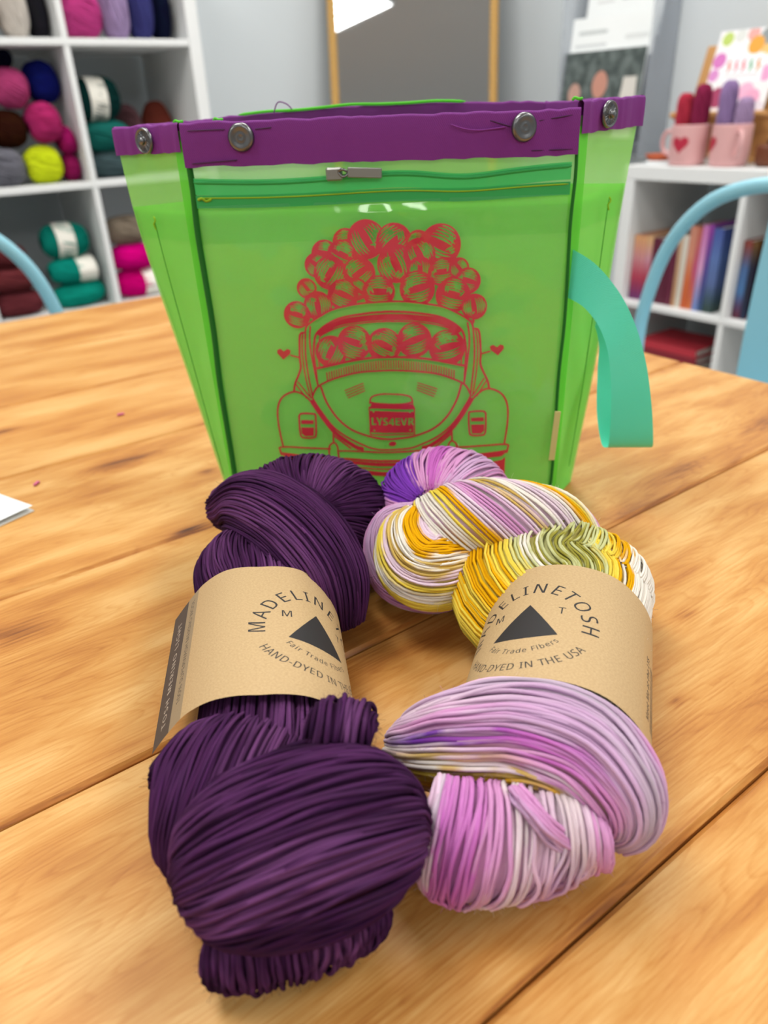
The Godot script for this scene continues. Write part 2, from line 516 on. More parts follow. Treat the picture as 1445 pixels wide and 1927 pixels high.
# the printed car, left half, in millimetres from its middle
const CAR_LINES := [
	[0.7, [-46.8, 116.4, -44.3, 120.4, -31.3, 127.5, -14, 130.9, 2.7, 131.5]],
	[0.6, [-46.8, 116.4, -47.9, 100.1, -46.2, 78]],
	[0.6, [-43.8, 118.7, -44.9, 106.7, -42.3, 83.8]],
	[0.5, [-48.3, 115, -49.5, 106.8, -49.3, 92.1, -47.3, 76.3]],
	[0.8, [-48, 115.4, -50.2, 113.5, -51.4, 101.3, -51.5, 94.5, -55.6, 85.3, -56.7, 80.6]],
	[0.5, [-54.9, 84.7, -49.8, 76.3]],
	[0.5, [-53.6, 86.4, -48, 77.5]],
	[0.7, [-66.8, 45, -68, 57.9, -67.9, 67.7, -66, 74.3, -62.2, 78.4, -56.2, 80.4, -51.3, 78.4, -46.6, 73.3, -43, 68.4]],
	[1.6, [-46.6, 73.9, -40.5, 63.5, -33.1, 53.5, -23.1, 45.2, -18.6, 43.5]],
	[0.7, [-46.3, 76.6, -43.4, 70.8, -36.2, 59.8, -27.4, 51.5, -16.1, 45.1, -9.2, 43.3, -0.2, 42.8]],
	[0.8, [-40.7, 83.2, -38, 73.7, -32.4, 64, -23.7, 55.8, -12.3, 51.2, 0, 49.8]],
	[0.7, [-46, 77.5, -41.8, 83.8, -28.4, 89.4, -13.8, 92, 1.4, 92.6]],
	[0.6, [-42.3, 83.8, -42.7, 95.4, -43.1, 102.2]],
	[0.8, [-41.2, 94.7, -43.3, 96.5, -42.5, 108.9, -39.5, 115.9, -28.4, 122.4, -12.1, 125.2, 2.5, 125.8]],
	[2.2, [-38.7, 114.8, -28, 120.2, -12.3, 122.4, 2.4, 122.8]],
	[0.5, [-39.3, 111, -37.5, 113.7, -26.5, 118.1, -11.3, 120.1, 2.3, 120.5]],
	[0.9, [-41.2, 94.7, -24.5, 98.2, -11.2, 100.1, 1.7, 100.5]],
	[0.5, [-40.5, 95.3, -40.7, 104.4, -39.3, 111]],
	[0.6, [-12.5, 72.6, -11.4, 76.4, -6, 78.1, 0.9, 78.3]],
	[0.8, [-11.9, 73.2, -8, 72.3, 0.7, 71.8]],
	[0.7, [-35.3, 56, -35.6, 48.5]],
	[0.7, [-35.3, 52.9, -25.6, 43.9]],
	[0.7, [-68.5, 39.9, -68.9, 42.7, -67.9, 45, -53.8, 44.5, -37.9, 44]],
	[0.9, [-68.4, 40.8, -54.3, 38.9, -38.3, 38.1]],
	[0.7, [-38.9, 35.8, -38.7, 44.2, -37.1, 47.3, -34.9, 47.8, -33.5, 45.3, -33.4, 42.2, -33.3, 34.4, -35.7, 32.9, -38.5, 34.5]],
	[0.7, [-33.4, 42.4, -18.6, 41.7, -0.3, 41.1]],
	[1, [-33.3, 37, -19, 35.8, -0.5, 35.2]],
	[1.6, [-33.2, 34.7, -19.1, 33.5, -0.6, 32.9]],
	[1.9, [-30.6, 29.8, -19.4, 27.5, -0.8, 26.4]],
	[0.6, [-29.9, 31.1, -19.2, 30.3, -0.7, 29.8]],
	[0.6, [-56.4, 102.3, -51.4, 101]],
	[0.4, [-26.8, 80.6, -15.8, 84.9]],
	[0.4, [-26.3, 79.1, -15.6, 83.4]],
	[0.4, [-25.8, 77.5, -15.4, 81.9]],
	[0.4, [-25, 76.1, -15.2, 80.4]],
	[0.7, [-55.2, 65, -53.5, 66.7, -46.6, 66.5, -45.3, 64.8, -45.9, 53.7, -47.5, 51.5, -52.9, 51.3, -55.3, 53.3, -55.2, 65]],
]
const CAR_FILLS := [
	[-61.1, 99.8, -64.2, 103.6, -64, 105.5, -62.1, 106.2, -60.4, 104.6, -58, 106.1, -56.3, 105.2, -56.8, 103.1],
	[-54.1, 62.8, -46.6, 62.6, -46.8, 60.2, -54.3, 60.3],
	[-54.5, 58.2, -46.7, 58.1, -47.4, 52.5, -52.8, 52.4, -54.6, 54.1],
	[-68.5, 39.9, -38.4, 37.8, -38.5, 35.8, -54.5, 36.1, -65.2, 37.3],
	[-67.6, 36.9, -65.4, 34.9, -51.3, 32.1, -52.4, 18.9, -61.8, 16.3, -67.6, 19.1],
]
const CAR_MIDDLE := [
	[-11.4, 72.6, 12.8, 72.1, 14.1, 68.8, -12.9, 69.3],
	[-12.9, 67.8, 13, 67.3, 12.7, 53.7, -13.6, 54.2],
]
const CAR_HEAP := [[-21.0, 163.2, 6.3], [-10.2, 164.3, 9.0], [4.5, 162.4, 8.7], [17.3, 162.0, 5.6], [28.9, 160.2, 9.7], [-32.7, 157.5, 6.4], [-23.5, 156.6, 7.2], [-37.7, 151.7, 5.7], [5.2, 151.4, 9.1], [17.7, 155.7, 7.7], [-30.3, 147.4, 8.2], [-14.7, 147.0, 7.8], [18.1, 148.2, 6.0], [29.9, 146.4, 6.8], [38.8, 148.1, 4.9], [43.6, 141.3, 6.2], [-44.0, 139.6, 4.9], [-16.7, 138.6, 5.5], [-24.3, 135.7, 7.6], [-4.7, 136.9, 8.0], [16.3, 138.0, 8.6], [35.6, 134.0, 8.5], [47.2, 127.5, 6.3], [-38.6, 130.1, 7.1], [-50.6, 125.4, 6.7], [45.2, 119.7, 2.1]]
const CAR_WINDOW := [[-33.0, 104.0, 8.2], [-19.5, 108.9, 8.7], [-2.7, 107.3, 8.7], [14.2, 109.7, 8.8], [32.5, 104.9, 9.2]]

# ---------------------------------------------------------------- the scene
func _ready() -> void:
	rng.seed = 11
	# camera: a phone held close over the table, focused on the skeins
	var cam := Camera3D.new()
	cam.name = "camera"
	var pitch := deg_to_rad(28.5)
	var roll := deg_to_rad(2.5)
	var fw := Vector3(0, -sin(pitch), -cos(pitch))
	var up := Vector3.RIGHT.cross(fw)
	var right := Vector3.RIGHT * cos(roll) - up * sin(roll)
	cam.transform = Transform3D(Basis(right, up * cos(roll) + Vector3.RIGHT * sin(roll), -fw), Vector3(0, 0.225, 0))
	cam.fov = rad_to_deg(2.0 * atan(963.5 / 1400.0))
	cam.near = 0.02
	cam.far = 60.0
	var att := CameraAttributesPhysical.new()
	att.frustum_focal_length = 17.44
	att.exposure_aperture = 6.3
	att.frustum_focus_distance = 0.305
	att.exposure_multiplier = 1.0
	cam.attributes = att
	add_child(cam)
	cam.fov = rad_to_deg(2.0 * atan(963.5 / 1400.0))
	cam.current = true
	var we := WorldEnvironment.new()
	we.name = "environment"
	var env := Environment.new()
	env.background_mode = Environment.BG_COLOR
	env.background_color = Color(0.02, 0.02, 0.02)
	env.tonemap_mode = Environment.TONE_MAPPER_LINEAR
	env.tonemap_exposure = 0.85
	env.sdfgi_enabled = true
	env.ssao_enabled = true
	env.ssil_enabled = true
	we.environment = env
	add_child(we)
	# ceiling panels [u, n]
	for q in [[-0.26, 0.86], [1.45, -0.75], [1.35, 1.55], [-2.9, 0.6], [-1.7, -1.9], [0.2, -3.0]]:
		ceiling_panel(room(q[0], CEIL, q[1]))
	materials()
	room_shell()
	table()
	project_bag()
	purple_skein()
	speckled_skein()
	paper_slip()
	chairs()
	yarn_shelf()
	book_shelf()
	shelf_top_things()
	standing_mirror()

func ceiling_panel(at: Vector3) -> void:
	var t := thing("ceiling_light", "flat white light panel set in the ceiling", "light", at + Vector3(0, -0.012, 0), TURN, "ceiling light panels")
	part(t, "frame", block(Vector3(0.64, 0.022, 1.24), 0.004), mat(Color(0.85, 0.85, 0.85), 0.5))
	part(t, "diffuser", block(Vector3(0.6, 0.006, 1.2), 0.001), mat(Color(0.95, 0.95, 0.95), 0.5, {"emission_enabled": true, "emission": Color(1.0, 0.99, 0.975), "emission_energy_multiplier": 3.0}), Vector3(0, -0.0125, 0))
	var l := AreaLight3D.new()
	l.name = "panel_glow"
	l.area_size = Vector2(0.58, 1.18)
	l.area_normalize_energy = true
	l.light_energy = 3.0
	l.light_color = Color(1.0, 0.985, 0.965)
	l.shadow_enabled = true
	l.area_range = 12.0
	l.rotation = Vector3(-PI / 2, 0, 0)
	l.position = Vector3(0, -0.018, 0)
	t.add_child(l)

func materials() -> void:
	M.white = mat(Color(0.91, 0.92, 0.92), 0.45)
	M.wall = mat(Color(0.80, 0.828, 0.843), 0.9)
	M.ceil = mat(Color(0.87, 0.87, 0.87), 0.95)
	M.floor = mat(Color(0.62, 0.61, 0.6), 0.6)
	M.chair = mat(Color(0.57, 0.80, 0.87), 0.35)
	M.yarn = mat(Color.WHITE, 0.95, {"vertex_color_use_as_albedo": true, "metallic_specular": 0.2, "heightmap_enabled": true, "heightmap_texture": fibre_texture(), "heightmap_scale": 0.02, "uv1_triplanar": true, "uv1_scale": Vector3(260, 260, 260)})
	M.kraft = mat(Color(0.76, 0.62, 0.42), 0.8)
	M.cream = mat(Color(0.93, 0.92, 0.88), 0.8)
	M.paper = mat(Color(0.9, 0.92, 0.93), 0.7)
	M.steel = mat(Color(0.47, 0.475, 0.48), 0.32, {"metallic": 1.0})
	M.sheer = mat(Color(0.66, 0.92, 0.50, 0.5), 0.8, {"backlight_enabled": true, "backlight": Color(0.35, 0.6, 0.2)})
	M.lining = mat(Color(0.44, 0.88, 0.28, 0.82), 0.8, {"backlight_enabled": true, "backlight": Color(0.35, 0.6, 0.2)})
	M.tape = mat(Color(0.36, 0.81, 0.18, 0.85), 0.75, {"backlight_enabled": true, "backlight": Color(0.3, 0.55, 0.15)})
	M.hem = mat(Color(0.22, 0.90, 0.07, 0.97), 0.75, {"backlight_enabled": true, "backlight": Color(0.35, 0.6, 0.2)})
	M.linestitch = mat(Color(0.22, 0.56, 0.1), 0.8)
	M.pull = mat(Color(0.66, 0.67, 0.65), 0.35, {"metallic": 1.0})
	M.seam = mat(Color(0.04, 0.40, 0.07), 0.8)
	M.zip = mat(Color(0.24, 0.80, 0.42, 0.9), 0.6)
	M.zipdark = mat(Color(0.17, 0.66, 0.33), 0.6)
	M.stitch = mat(Color(0.24, 0.06, 0.24), 0.8)
	M.greenstitch = mat(Color(0.55, 0.72, 0.1), 0.8)
	M.ribbon = mat(Color(0.35, 0.92, 0.79), 0.42, {"backlight_enabled": true, "backlight": Color(0.1, 0.3, 0.22), "normal_enabled": true, "normal_texture": rib_texture(), "normal_scale": 0.9, "uv1_scale": Vector3(5, 56, 1)})
	M.webbing = mat(Color(0.46, 0.13, 0.50), 0.75, {"heightmap_enabled": true, "heightmap_texture": weave_texture(), "heightmap_scale": 0.012})
	M.vinyl = mat(Color(0.85, 0.95, 0.85, 0.02), 0.1)

func rib_texture() -> ImageTexture:
	var im := Image.create(64, 64, false, Image.FORMAT_RGB8)
	for y in 64:
		for x in 64:
			var s := 0.5 + 0.5 * sin((x + y) * TAU / 16.0)
			im.set_pixel(x, y, Color(s, s, s))
	im.bump_map_to_normal_map(3.0)
	return ImageTexture.create_from_image(im)

func fibre_texture() -> ImageTexture:
	# fine tangled fibres for the surface of wool
	var a := noise_bytes(256, 256, 0.06, 8, 1, 1, 4)
	var im := Image.create_from_data(256, 256, false, Image.FORMAT_L8, a)
	return ImageTexture.create_from_image(im)

func weave_texture() -> ImageTexture:
	var im := Image.create(64, 64, false, Image.FORMAT_RGB8)
	for y in 64:
		for x in 64:
			var row := y / 8
			var s := 0.5 + 0.5 * sin((x + row * 5.0) * TAU / 16.0)
			s *= sin(PI * ((y % 8) + 0.5) / 8.0)
			im.set_pixel(x, y, Color(s, s, s))
	return ImageTexture.create_from_image(im)

func room_shell() -> void:
	# walls with thickness; the corner seen behind the bag is where wall_right and wall_left meet
	var wu := 2.38
	var wn := 2.76
	var bu := -4.2
	var bn := -5.0
	var hh := CEIL - FLOOR
	var lu := wu - bu
	var ln := wn - bn
	var cy := (CEIL + FLOOR) * 0.5
	structure("floor", block(Vector3(lu + 0.3, 0.1, ln + 0.3), 0.001), M.floor, room((wu + bu) / 2, FLOOR - 0.05, (wn + bn) / 2), TURN)
	structure("ceiling", block(Vector3(lu + 0.3, 0.1, ln + 0.3), 0.001), M.ceil, room((wu + bu) / 2, CEIL + 0.05, (wn + bn) / 2), TURN)
	structure("wall_left", block(Vector3(lu + 0.3, hh, 0.12), 0.001), M.wall, room((wu + bu) / 2, cy, wn + 0.06), TURN)
	structure("wall_right", block(Vector3(0.12, hh, ln), 0.001), M.wall, room(wu + 0.06, cy, (wn + bn) / 2), TURN)
	structure("wall_front", block(Vector3(lu + 0.3, hh, 0.12), 0.001), M.wall, room((wu + bu) / 2, cy, bn - 0.06), TURN)
	structure("wall_back", block(Vector3(0.12, hh, ln), 0.001), M.wall, room(bu - 0.06, cy, (wn + bn) / 2), TURN)

# ---------------------------------------------------------------- table
const JOINTS := [1.074, 0.893, 0.724, 0.559, 0.3945, 0.236, 0.081, -0.077, -0.235]
# knots: u, n, length and width of the dark eye (m), strength
const KNOTS := [[0.14, 0.529, 0.024, 0.007, 0.75], [0.175, 0.532, 0.03, 0.009, 0.5], [0.179, 0.471, 0.007, 0.0045, 1.0], [0.08, 0.66, 0.012, 0.006, 0.9],
	[0.134, 0.3985, 0.012, 0.005, 1.0], [0.02, 0.345, 0.022, 0.02, 0.55], [0.534, 0.262, 0.035, 0.012, 0.6], [0.435, 0.262, 0.03, 0.012, 0.55], [0.43, 0.33, 0.03, 0.008, 0.5],
	[0.234, 0.123, 0.004, 0.002, 0.8], [0.29, 0.156, 0.008, 0.005, 0.6], [0.16, 0.118, 0.05, 0.012, 0.5], [0.06, 0.094, 0.04, 0.01, 0.55], [0.50, 0.345, 0.02, 0.006, 0.4], [0.135, 0.23, 0.03, 0.006, 0.5]]

func wood_texture(w: int, h: int, sd: int, n_hi: float, n_lo: float) -> ImageTexture:
	var u0 := -0.1
	var span := 0.74
	var warp := noise_bytes(w, h, 0.02, sd, 16, 2)
	var fine := noise_bytes(w, h, 0.22, sd + 50, 24, 1)
	var blot := noise_bytes(w, h, 0.011, sd + 90, 4, 1)
	var pore := noise_bytes(w, h, 0.4, sd + 130, 6, 1)
	var size := w * h
	var push := PackedFloat32Array()
	push.resize(size)
	var dark := PackedFloat32Array()
	dark.resize(size)
	var wide := n_hi - n_lo
	for k in KNOTS:
		if k[1] > n_hi + 0.02 or k[1] < n_lo - 0.02:
			continue
		var cx: float = (k[0] - u0) / span * w
		var cy: float = (n_hi - k[1]) / wide * h
		var rx: float = k[2] / span * w
		var ry: float = k[3] / wide * h
		for y in range(maxi(0, int(cy - ry * 6)), mini(h, int(cy + ry * 6))):
			var dy := (y - cy) / ry
			for x in range(maxi(0, int(cx - rx * 5)), mini(w, int(cx + rx * 5))):
				var dx := (x - cx) / rx
				var r2 := dx * dx * 0.35 + dy * dy
				var i := y * w + x
				push[i] += (2.2 if dy > 0 else -2.2) * absf(dy) * exp(-r2 * 0.22)
				var e := dx * dx + dy * dy
				dark[i] += k[4] * (exp(-e * 1.1) + 0.2 * exp(-e * 0.2))
	var pal := []
	var stops := [Color("d6a868"), Color("cb9754"), Color("c08642"), Color("b07335"), Color("985f2b"), Color("774626"), Color("54301c"), Color("3a2216")]
	var data := PackedByteArray()
	data.resize(size * 3)
	var lut := PackedByteArray()
	for i in 256:
		var c := along(stops, i / 255.0)
		lut.append_array([c.r8, c.g8, c.b8])
	var rings := wide * 1000.0 / 7.5
	for y in h:
		var v := float(y) / h
		var edge := 0.26 * exp(-(1.0 - v) * wide / 0.0035) + 0.16 * exp(-v * wide / 0.002)
		for x in w:
			var i := y * w + x
			var g := v * rings + (warp[i] - 128) * 0.03 + push[i] * 0.55 + (blot[i] - 128) * 0.012
			var f := g - floorf(g)
			var late := f * f * f if f < 0.86 else (1.0 - f) * 4.5
			var val := 0.17 + late * 0.16 + (blot[i] - 128) * 0.0019 + (fine[i] - 128) * 0.0006 + (pore[i] - 128) * 0.0003
			val += dark[i] * 0.46 * (0.75 + (fine[i] - 128) * 0.004) + edge * (0.4 + fine[i] * 0.006)
			var q := clampi(int(val * 255.0), 0, 255) * 3
			var o := i * 3
			data[o] = lut[q]
			data[o + 1] = lut[q + 1]
			data[o + 2] = lut[q + 2]
	var im := Image.create_from_data(w, h, false, Image.FORMAT_RGB8, data)
	return ImageTexture.create_from_image(im)

func table() -> void:
	var thick := 0.036
	var u0 := -1.2
	var u1 := 0.638
	var uc := (u0 + u1) / 2
	var nm := (JOINTS[0] + JOINTS[8]) / 2.0
	var t := thing("wooden_table", "large honey coloured pine plank table under the yarn and bag", "table", room(uc, FLOOR, nm), TURN)
	for i in 8:
		var hi: float = JOINTS[i]
		var lo: float = JOINTS[i + 1]
		var near := i >= 3 and i < 7
		var w := hi - lo
		var tx := wood_texture(2048 if near else 1024, 432 if near else 216, 20 + i * 7, hi, lo)
		var m := mat(Color(1, 1, 1), 0.42, {"albedo_texture": tx, "uv1_scale": Vector3(1 / 0.74, 1 / w, 1), "uv1_offset": Vector3((uc + 0.1) / 0.74, 0.5, 0), "metallic_specular": 0.42})
		part(t, "plank", block(Vector3(u1 - u0, thick, w - 0.0011), 0.0019), m, Vector3(0, -FLOOR - thick / 2, -((hi + lo) / 2 - nm)))
	var plain := mat(Color(0.72, 0.5, 0.28), 0.5)
	var wd: float = JOINTS[0] - JOINTS[8]
	for s in [-1.0, 1.0]:
		part(t, "apron", block(Vector3(u1 - u0 - 0.3, 0.09, 0.022), 0.002), plain, Vector3(0, -FLOOR - thick - 0.046, s * (wd / 2 - 0.09)))
		for r in [-1.0, 1.0]:
			part(t, "leg", block(Vector3(0.08, -FLOOR - thick, 0.08), 0.004), plain, Vector3(r * ((u1 - u0) / 2 - 0.1), (-FLOOR - thick) / 2, s * (wd / 2 - 0.09)))

# ---------------------------------------------------------------- project bag
var bag_at := Vector3(0.005, 0, -0.455)
# the six upright folds of the bag, from the top down: [height, x, z]
var FL := [Vector3(-0.093, 0.2215, -0.4262), Vector3(-0.093, 0.165, -0.4256), Vector3(-0.093, 0.08, -0.4248), Vector3(-0.093, 0.0, -0.424)]
var FR := [Vector3(0.103, 0.2205, -0.409), Vector3(0.1035, 0.165, -0.4092), Vector3(0.1035, 0.08, -0.4096), Vector3(0.103, 0.0, -0.41)]
var WL := [Vector3(-0.1368, 0.2212, -0.455), Vector3(-0.1330, 0.1667, -0.455), Vector3(-0.1200, 0.085, -0.455), Vector3(-0.1055, 0.0, -0.452)]
var WR := [Vector3(0.1473, 0.2255, -0.452), Vector3(0.1425, 0.1672, -0.452), Vector3(0.1368, 0.08, -0.452), Vector3(0.1262, 0.0, -0.446)]
var BL := [Vector3(-0.091, 0.2235, -0.5), Vector3(-0.092, 0.165, -0.499), Vector3(-0.093, 0.08, -0.496), Vector3(-0.092, 0.0, -0.49)]
var BR := [Vector3(0.105, 0.2245, -0.496), Vector3(0.105, 0.165, -0.494), Vector3(0.104, 0.08, -0.49), Vector3(0.103, 0.0, -0.484)]

func bag_panel(a: Array, b: Array, top: float, bottom: float, inset: float, wave: float, sd: int, rows := 26, cols := 22, sag := 0.0) -> ArrayMesh:
	# cloth between two upright folds; top and bottom are shares of the height from the rim down
	var nz := noise(9.0, sd, 2)
	var mid := Vector3(0.005, 0, -0.455)
	return sheet_fn(rows, cols, func(s: float, t: float) -> Vector3:
		var k := lerpf(top, bottom, t)
		var p: Vector3 = catmull(a, k).lerp(catmull(b, k), s)
		var side: Vector3 = (catmull(b, k) - catmull(a, k)).normalized()
		var out := side.cross(Vector3.UP) * -1.0
		if out.dot(p - mid) < 0:
			out = -out
		out.y = 0
		p += out.normalized() * (nz.get_noise_3d(p.x * 2, p.y * 2, p.z * 2) * wave * sin(PI * s) - inset)
		p.y += sag * sin(PI * s) * (1.0 - k)
		return p - bag_at)

func front(x: float, y: float, off := 0.0) -> Vector3:
	# a point of the front panel, off metres in front of it
	var z := lerpf(-0.4255, -0.4095, (x + 0.093) / 0.196)
	return Vector3(x, y, z + off) - bag_at

func project_bag() -> void:
	var t := thing("project_bag", "sheer lime green zippered bag with purple webbing rim and red car print", "bag", bag_at)
	var folds := [[FL, FR, "front_panel"], [WL, FL, "side_panel"], [FR, WR, "side_panel"], [BL, WL, "side_panel"], [WR, BR, "side_panel"], [BR, BL, "back_panel"]]
	var i := 0
	for f in folds:
		part(t, f[2], bag_panel(f[0], f[1], 0.03, 1.0, 0.0, 0.002, 5 + i, 26, 22, 0.003 if i == 5 else 0.0), M.sheer)
		part(t, "lining", bag_panel(f[0], f[1], 0.27, 0.995, 0.0016, 0.002, 5 + i), M.lining)
		part(t, "lining_hem", bag_panel(f[0], f[1], 0.262, 0.34, 0.0012, 0.002, 5 + i, 6, 22), M.hem)
		i += 1
	# floor of the bag
	var fl := PackedVector3Array()
	for q in [[BL, BR], [WL, WR], [FL, FR]]:
		for s in 9:
			fl.append(q[0][3].lerp(q[1][3], s / 8.0) + Vector3(0, 0.0008, 0) - bag_at)
	part(t, "bag_bottom", sheet(fl, 3, 9), M.lining)
	# binding ribbons sewn up the corners
	for e in [[FL, WL, 0.008, 0.0016], [FR, WR, 0.010, 0.0009]]:
		var a: Array = e[0]
		var b: Array = e[1]
		part(t, "corner_binding", sheet_fn(30, 5, func(s: float, k: float) -> Vector3:
			var p: Vector3 = catmull(a, lerpf(0.07, 0.98, k))
			var d: Vector3 = (catmull(b, lerpf(0.07, 0.98, k)) - p).normalized()
			return p + d * e[2] * s + Vector3(0, 0, 0.0012) - bag_at), M.tape)
		# folded seam in the angle between front and side
		var seam := []
		for k in 9:
			var p: Vector3 = catmull(a, lerpf(0.09, 0.97, k / 8.0))
			seam.append(p + Vector3(0, 0, 0.001) - bag_at + Vector3(sin(k * 2.1) * 0.0005, 0, 0))
		part(t, "seam_fold", tube(seam, e[3], 30, 8), M.seam)
		# stitch line along the fold of the side panel
		var line := []
		for k in 9:
			var h := lerpf(0.28, 0.9, k / 8.0)
			line.append(catmull(a, h).lerp(catmull(b, h), 0.66) + Vector3(0, 0, 0.0030) - bag_at)
		part(t, "stitching", tube(line, 0.00025, 40, 5), M.linestitch)
		part(t, "stitch_knot", tube([line[0], line[0] + Vector3(0.0008, -0.002, 0.0008), line[0] + Vector3(-0.0004, -0.004, 0.0006), line[0] + Vector3(0.0004, -0.007, 0.0004)], 0.0005, 12, 5), M.greenstitch)
	rim(t)
	pocket(t)
	strap(t)
	# woven maker's tag in the right seam
	part(t, "side_tag", block(Vector3(0.0035, 0.031, 0.0008), 0.0002), mat(Color(0.78, 0.76, 0.5), 0.8), Vector3(0.1025, 0.051, -0.405) - bag_at, Vector3(0, 0, -0.05))

func band(a: Vector3, b: Vector3, tall: float, off: Vector3, sd: int, sag := 0.0) -> ArrayMesh:
	# a strip of webbing folded over the rim between two corners: front face, fold, back face
	var nz := noise(14.0, sd, 2)
	var out := (b - a).cross(Vector3.UP).normalized()
	if out.dot((a + b) * 0.5 - bag_at) < 0:
		out = -out
	var prof := [Vector2(0.0017, -tall), Vector2(0.0018, -tall * 0.5), Vector2(0.0017, -0.0012), Vector2(0.0008, 0.0), Vector2(-0.0008, 0.0), Vector2(-0.0017, -0.0012), Vector2(-0.0018, -tall * 0.5), Vector2(-0.0017, -tall)]
	var cols := 40
	var p := PackedVector3Array()
	var uv := PackedVector2Array()
	var long := a.distance_to(b)
	for r in prof.size():
		for c in cols:
			var s := float(c) / (cols - 1)
			var q: Vector3 = a.lerp(b, s)
			q += out * (prof[r].x + nz.get_noise_1d(s * long * 8.0) * 0.0012) + Vector3.UP * (prof[r].y + nz.get_noise_1d(s * long * 6.0 + 50) * 0.0007 + sag * sin(PI * s)) + off
			p.append(q - bag_at)
			uv.append(Vector2(s * long / 0.004, prof[r].y / 0.004 if r < 4 else -prof[r].y / 0.004))
	return sheet(p, prof.size(), cols, false, uv)

func rim(t: Node3D) -> void:
	part(t, "webbing_band", band(FL[0] + Vector3(-0.0012, 0.0008, 0.002), FR[0] + Vector3(0.0005, 0.0008, 0.002), 0.0205, Vector3.ZERO, 1), M.webbing)
	part(t, "webbing_band", band(WL[0], FL[0] + Vector3(-0.002, 0.001, -0.001), 0.0135, Vector3.ZERO, 2), M.webbing)
	part(t, "webbing_band", band(FR[0] + Vector3(0.0012, 0.0042, -0.001), WR[0], 0.0145, Vector3.ZERO, 3), M.webbing)
	part(t, "webbing_band", band(BL[0], WL[0], 0.0135, Vector3.ZERO, 4), M.webbing)
	part(t, "webbing_band", band(WR[0], BR[0], 0.0135, Vector3.ZERO, 5), M.webbing)
	part(t, "webbing_band", band(BR[0], BL[0], 0.0195, Vector3.ZERO, 6, 0.003), M.webbing)
	# green cloth edge peeping over the back rim
	var edge := []
	for k in 9:
		edge.append(BL[0].lerp(BR[0], 0.08 + 0.68 * k / 8.0) + Vector3(0, 0.0002 + 0.003 * sin(PI * (0.08 + 0.68 * k / 8.0)) + 0.0004 * sin(k * 2.0), 0.0028) - bag_at)
	part(t, "cloth_edge", tube(edge, 0.0008, 30, 8), M.tape)
	# snaps: pressed caps on the front band, studs on the side bands
	var cap := lathe([Vector2(0.0, 0.0021), Vector2(0.0011, 0.0021), Vector2(0.0016, 0.0024), Vector2(0.0021, 0.0021), Vector2(0.0034, 0.0021), Vector2(0.0046, 0.0026), Vector2(0.0058, 0.0025), Vector2(0.0066, 0.0014), Vector2(0.0066, 0.0)], 32)
	for c in [[Vector3(-0.0633, 0.2112, 0), 0.1], [Vector3(0.0765, 0.2105, 0), -0.25]]:
		var at: Vector3 = c[0]
		part(t, "snap_cap", cap, M.steel, front(at.x, at.y + 0.0035, 0.0036), Vector3(PI / 2, 0, c[1]))
	for c in [[Vector3(-0.1168, 0.2145, -0.4402), -0.62], [Vector3(0.1222, 0.2178, -0.4250), 0.72]]:
		var s := part(t, "snap_stud", lathe([Vector2(0.0, 0.0034), Vector2(0.0012, 0.0033), Vector2(0.0019, 0.0025), Vector2(0.0017, 0.0014), Vector2(0.0022, 0.0010), Vector2(0.0050, 0.0007), Vector2(0.0054, 0.0013), Vector2(0.0060, 0.0013), Vector2(0.0063, 0.0004), Vector2(0.0063, 0.0)], 32), M.steel, c[0] + Vector3(0, 0, 0.002) - bag_at, Vector3(PI / 2, 0, 0))
		s.basis = Basis(Vector3.UP, c[1]) * Basis(Vector3.RIGHT, PI / 2)
		for k in 22:
			var r := part(s, "prong_ray", block(Vector3(0.0026, 0.0003, 0.00035), 0.00005), M.steel, Vector3(cos(TAU * k / 22), 0, sin(TAU * k / 22)) * 0.0036 + Vector3(0, 0.0009, 0), Vector3(0, -TAU * k / 22, 0))
			r.name = "ray"
	# dark sewing lines on the webbing
	for l in [[Vector3(-0.0905, 0.2185, 0), Vector3(-0.071, 0.2185, 0)], [Vector3(-0.0905, 0.2035, 0), Vector3(-0.0665, 0.2045, 0)], [Vector3(-0.056, 0.218, 0), Vector3(-0.0475, 0.2185, 0)], [Vector3(0.06, 0.2175, 0), Vector3(0.07, 0.2145, 0)], [Vector3(0.0835, 0.2165, 0), Vector3(0.1, 0.2185, 0)], [Vector3(0.0805, 0.2035, 0), Vector3(0.1015, 0.2035, 0)]]:
		part(t, "stitching", tube([front(l[0].x, l[0].y, 0.0042), front((l[0].x + l[1].x) / 2, (l[0].y + l[1].y) / 2, 0.0043), front(l[1].x, l[1].y, 0.0042)], 0.0003, 16, 5), M.stitch)
	# frayed purple ends
	part(t, "loose_thread", tube([front(0.041, 0.2165, 0.0045), front(0.047, 0.2145, 0.006), front(0.055, 0.2135, 0.0052), front(0.068, 0.2145, 0.0048)], 0.0004, 20, 5), M.webbing)
	part(t, "loose_thread", tube([front(-0.054, 0.2245, -0.07), front(-0.051, 0.2300, -0.07), front(-0.046, 0.2290, -0.07), front(-0.043, 0.2260, -0.07)], 0.00035, 20, 5), M.webbing)
	for q in [Vector3(-0.0775, 0.2222, -0.4262), Vector3(-0.098, 0.2220, -0.428), Vector3(0.1005, 0.2245, -0.4125)]:
		part(t, "thread_end", tube([q - bag_at, q + Vector3(0.001, 0.0012, 0) - bag_at, q + Vector3(0.003, 0.0006, 0.001) - bag_at, q + Vector3(0.005, 0.0009, 0) - bag_at], 0.0007, 12, 6), M.tape)

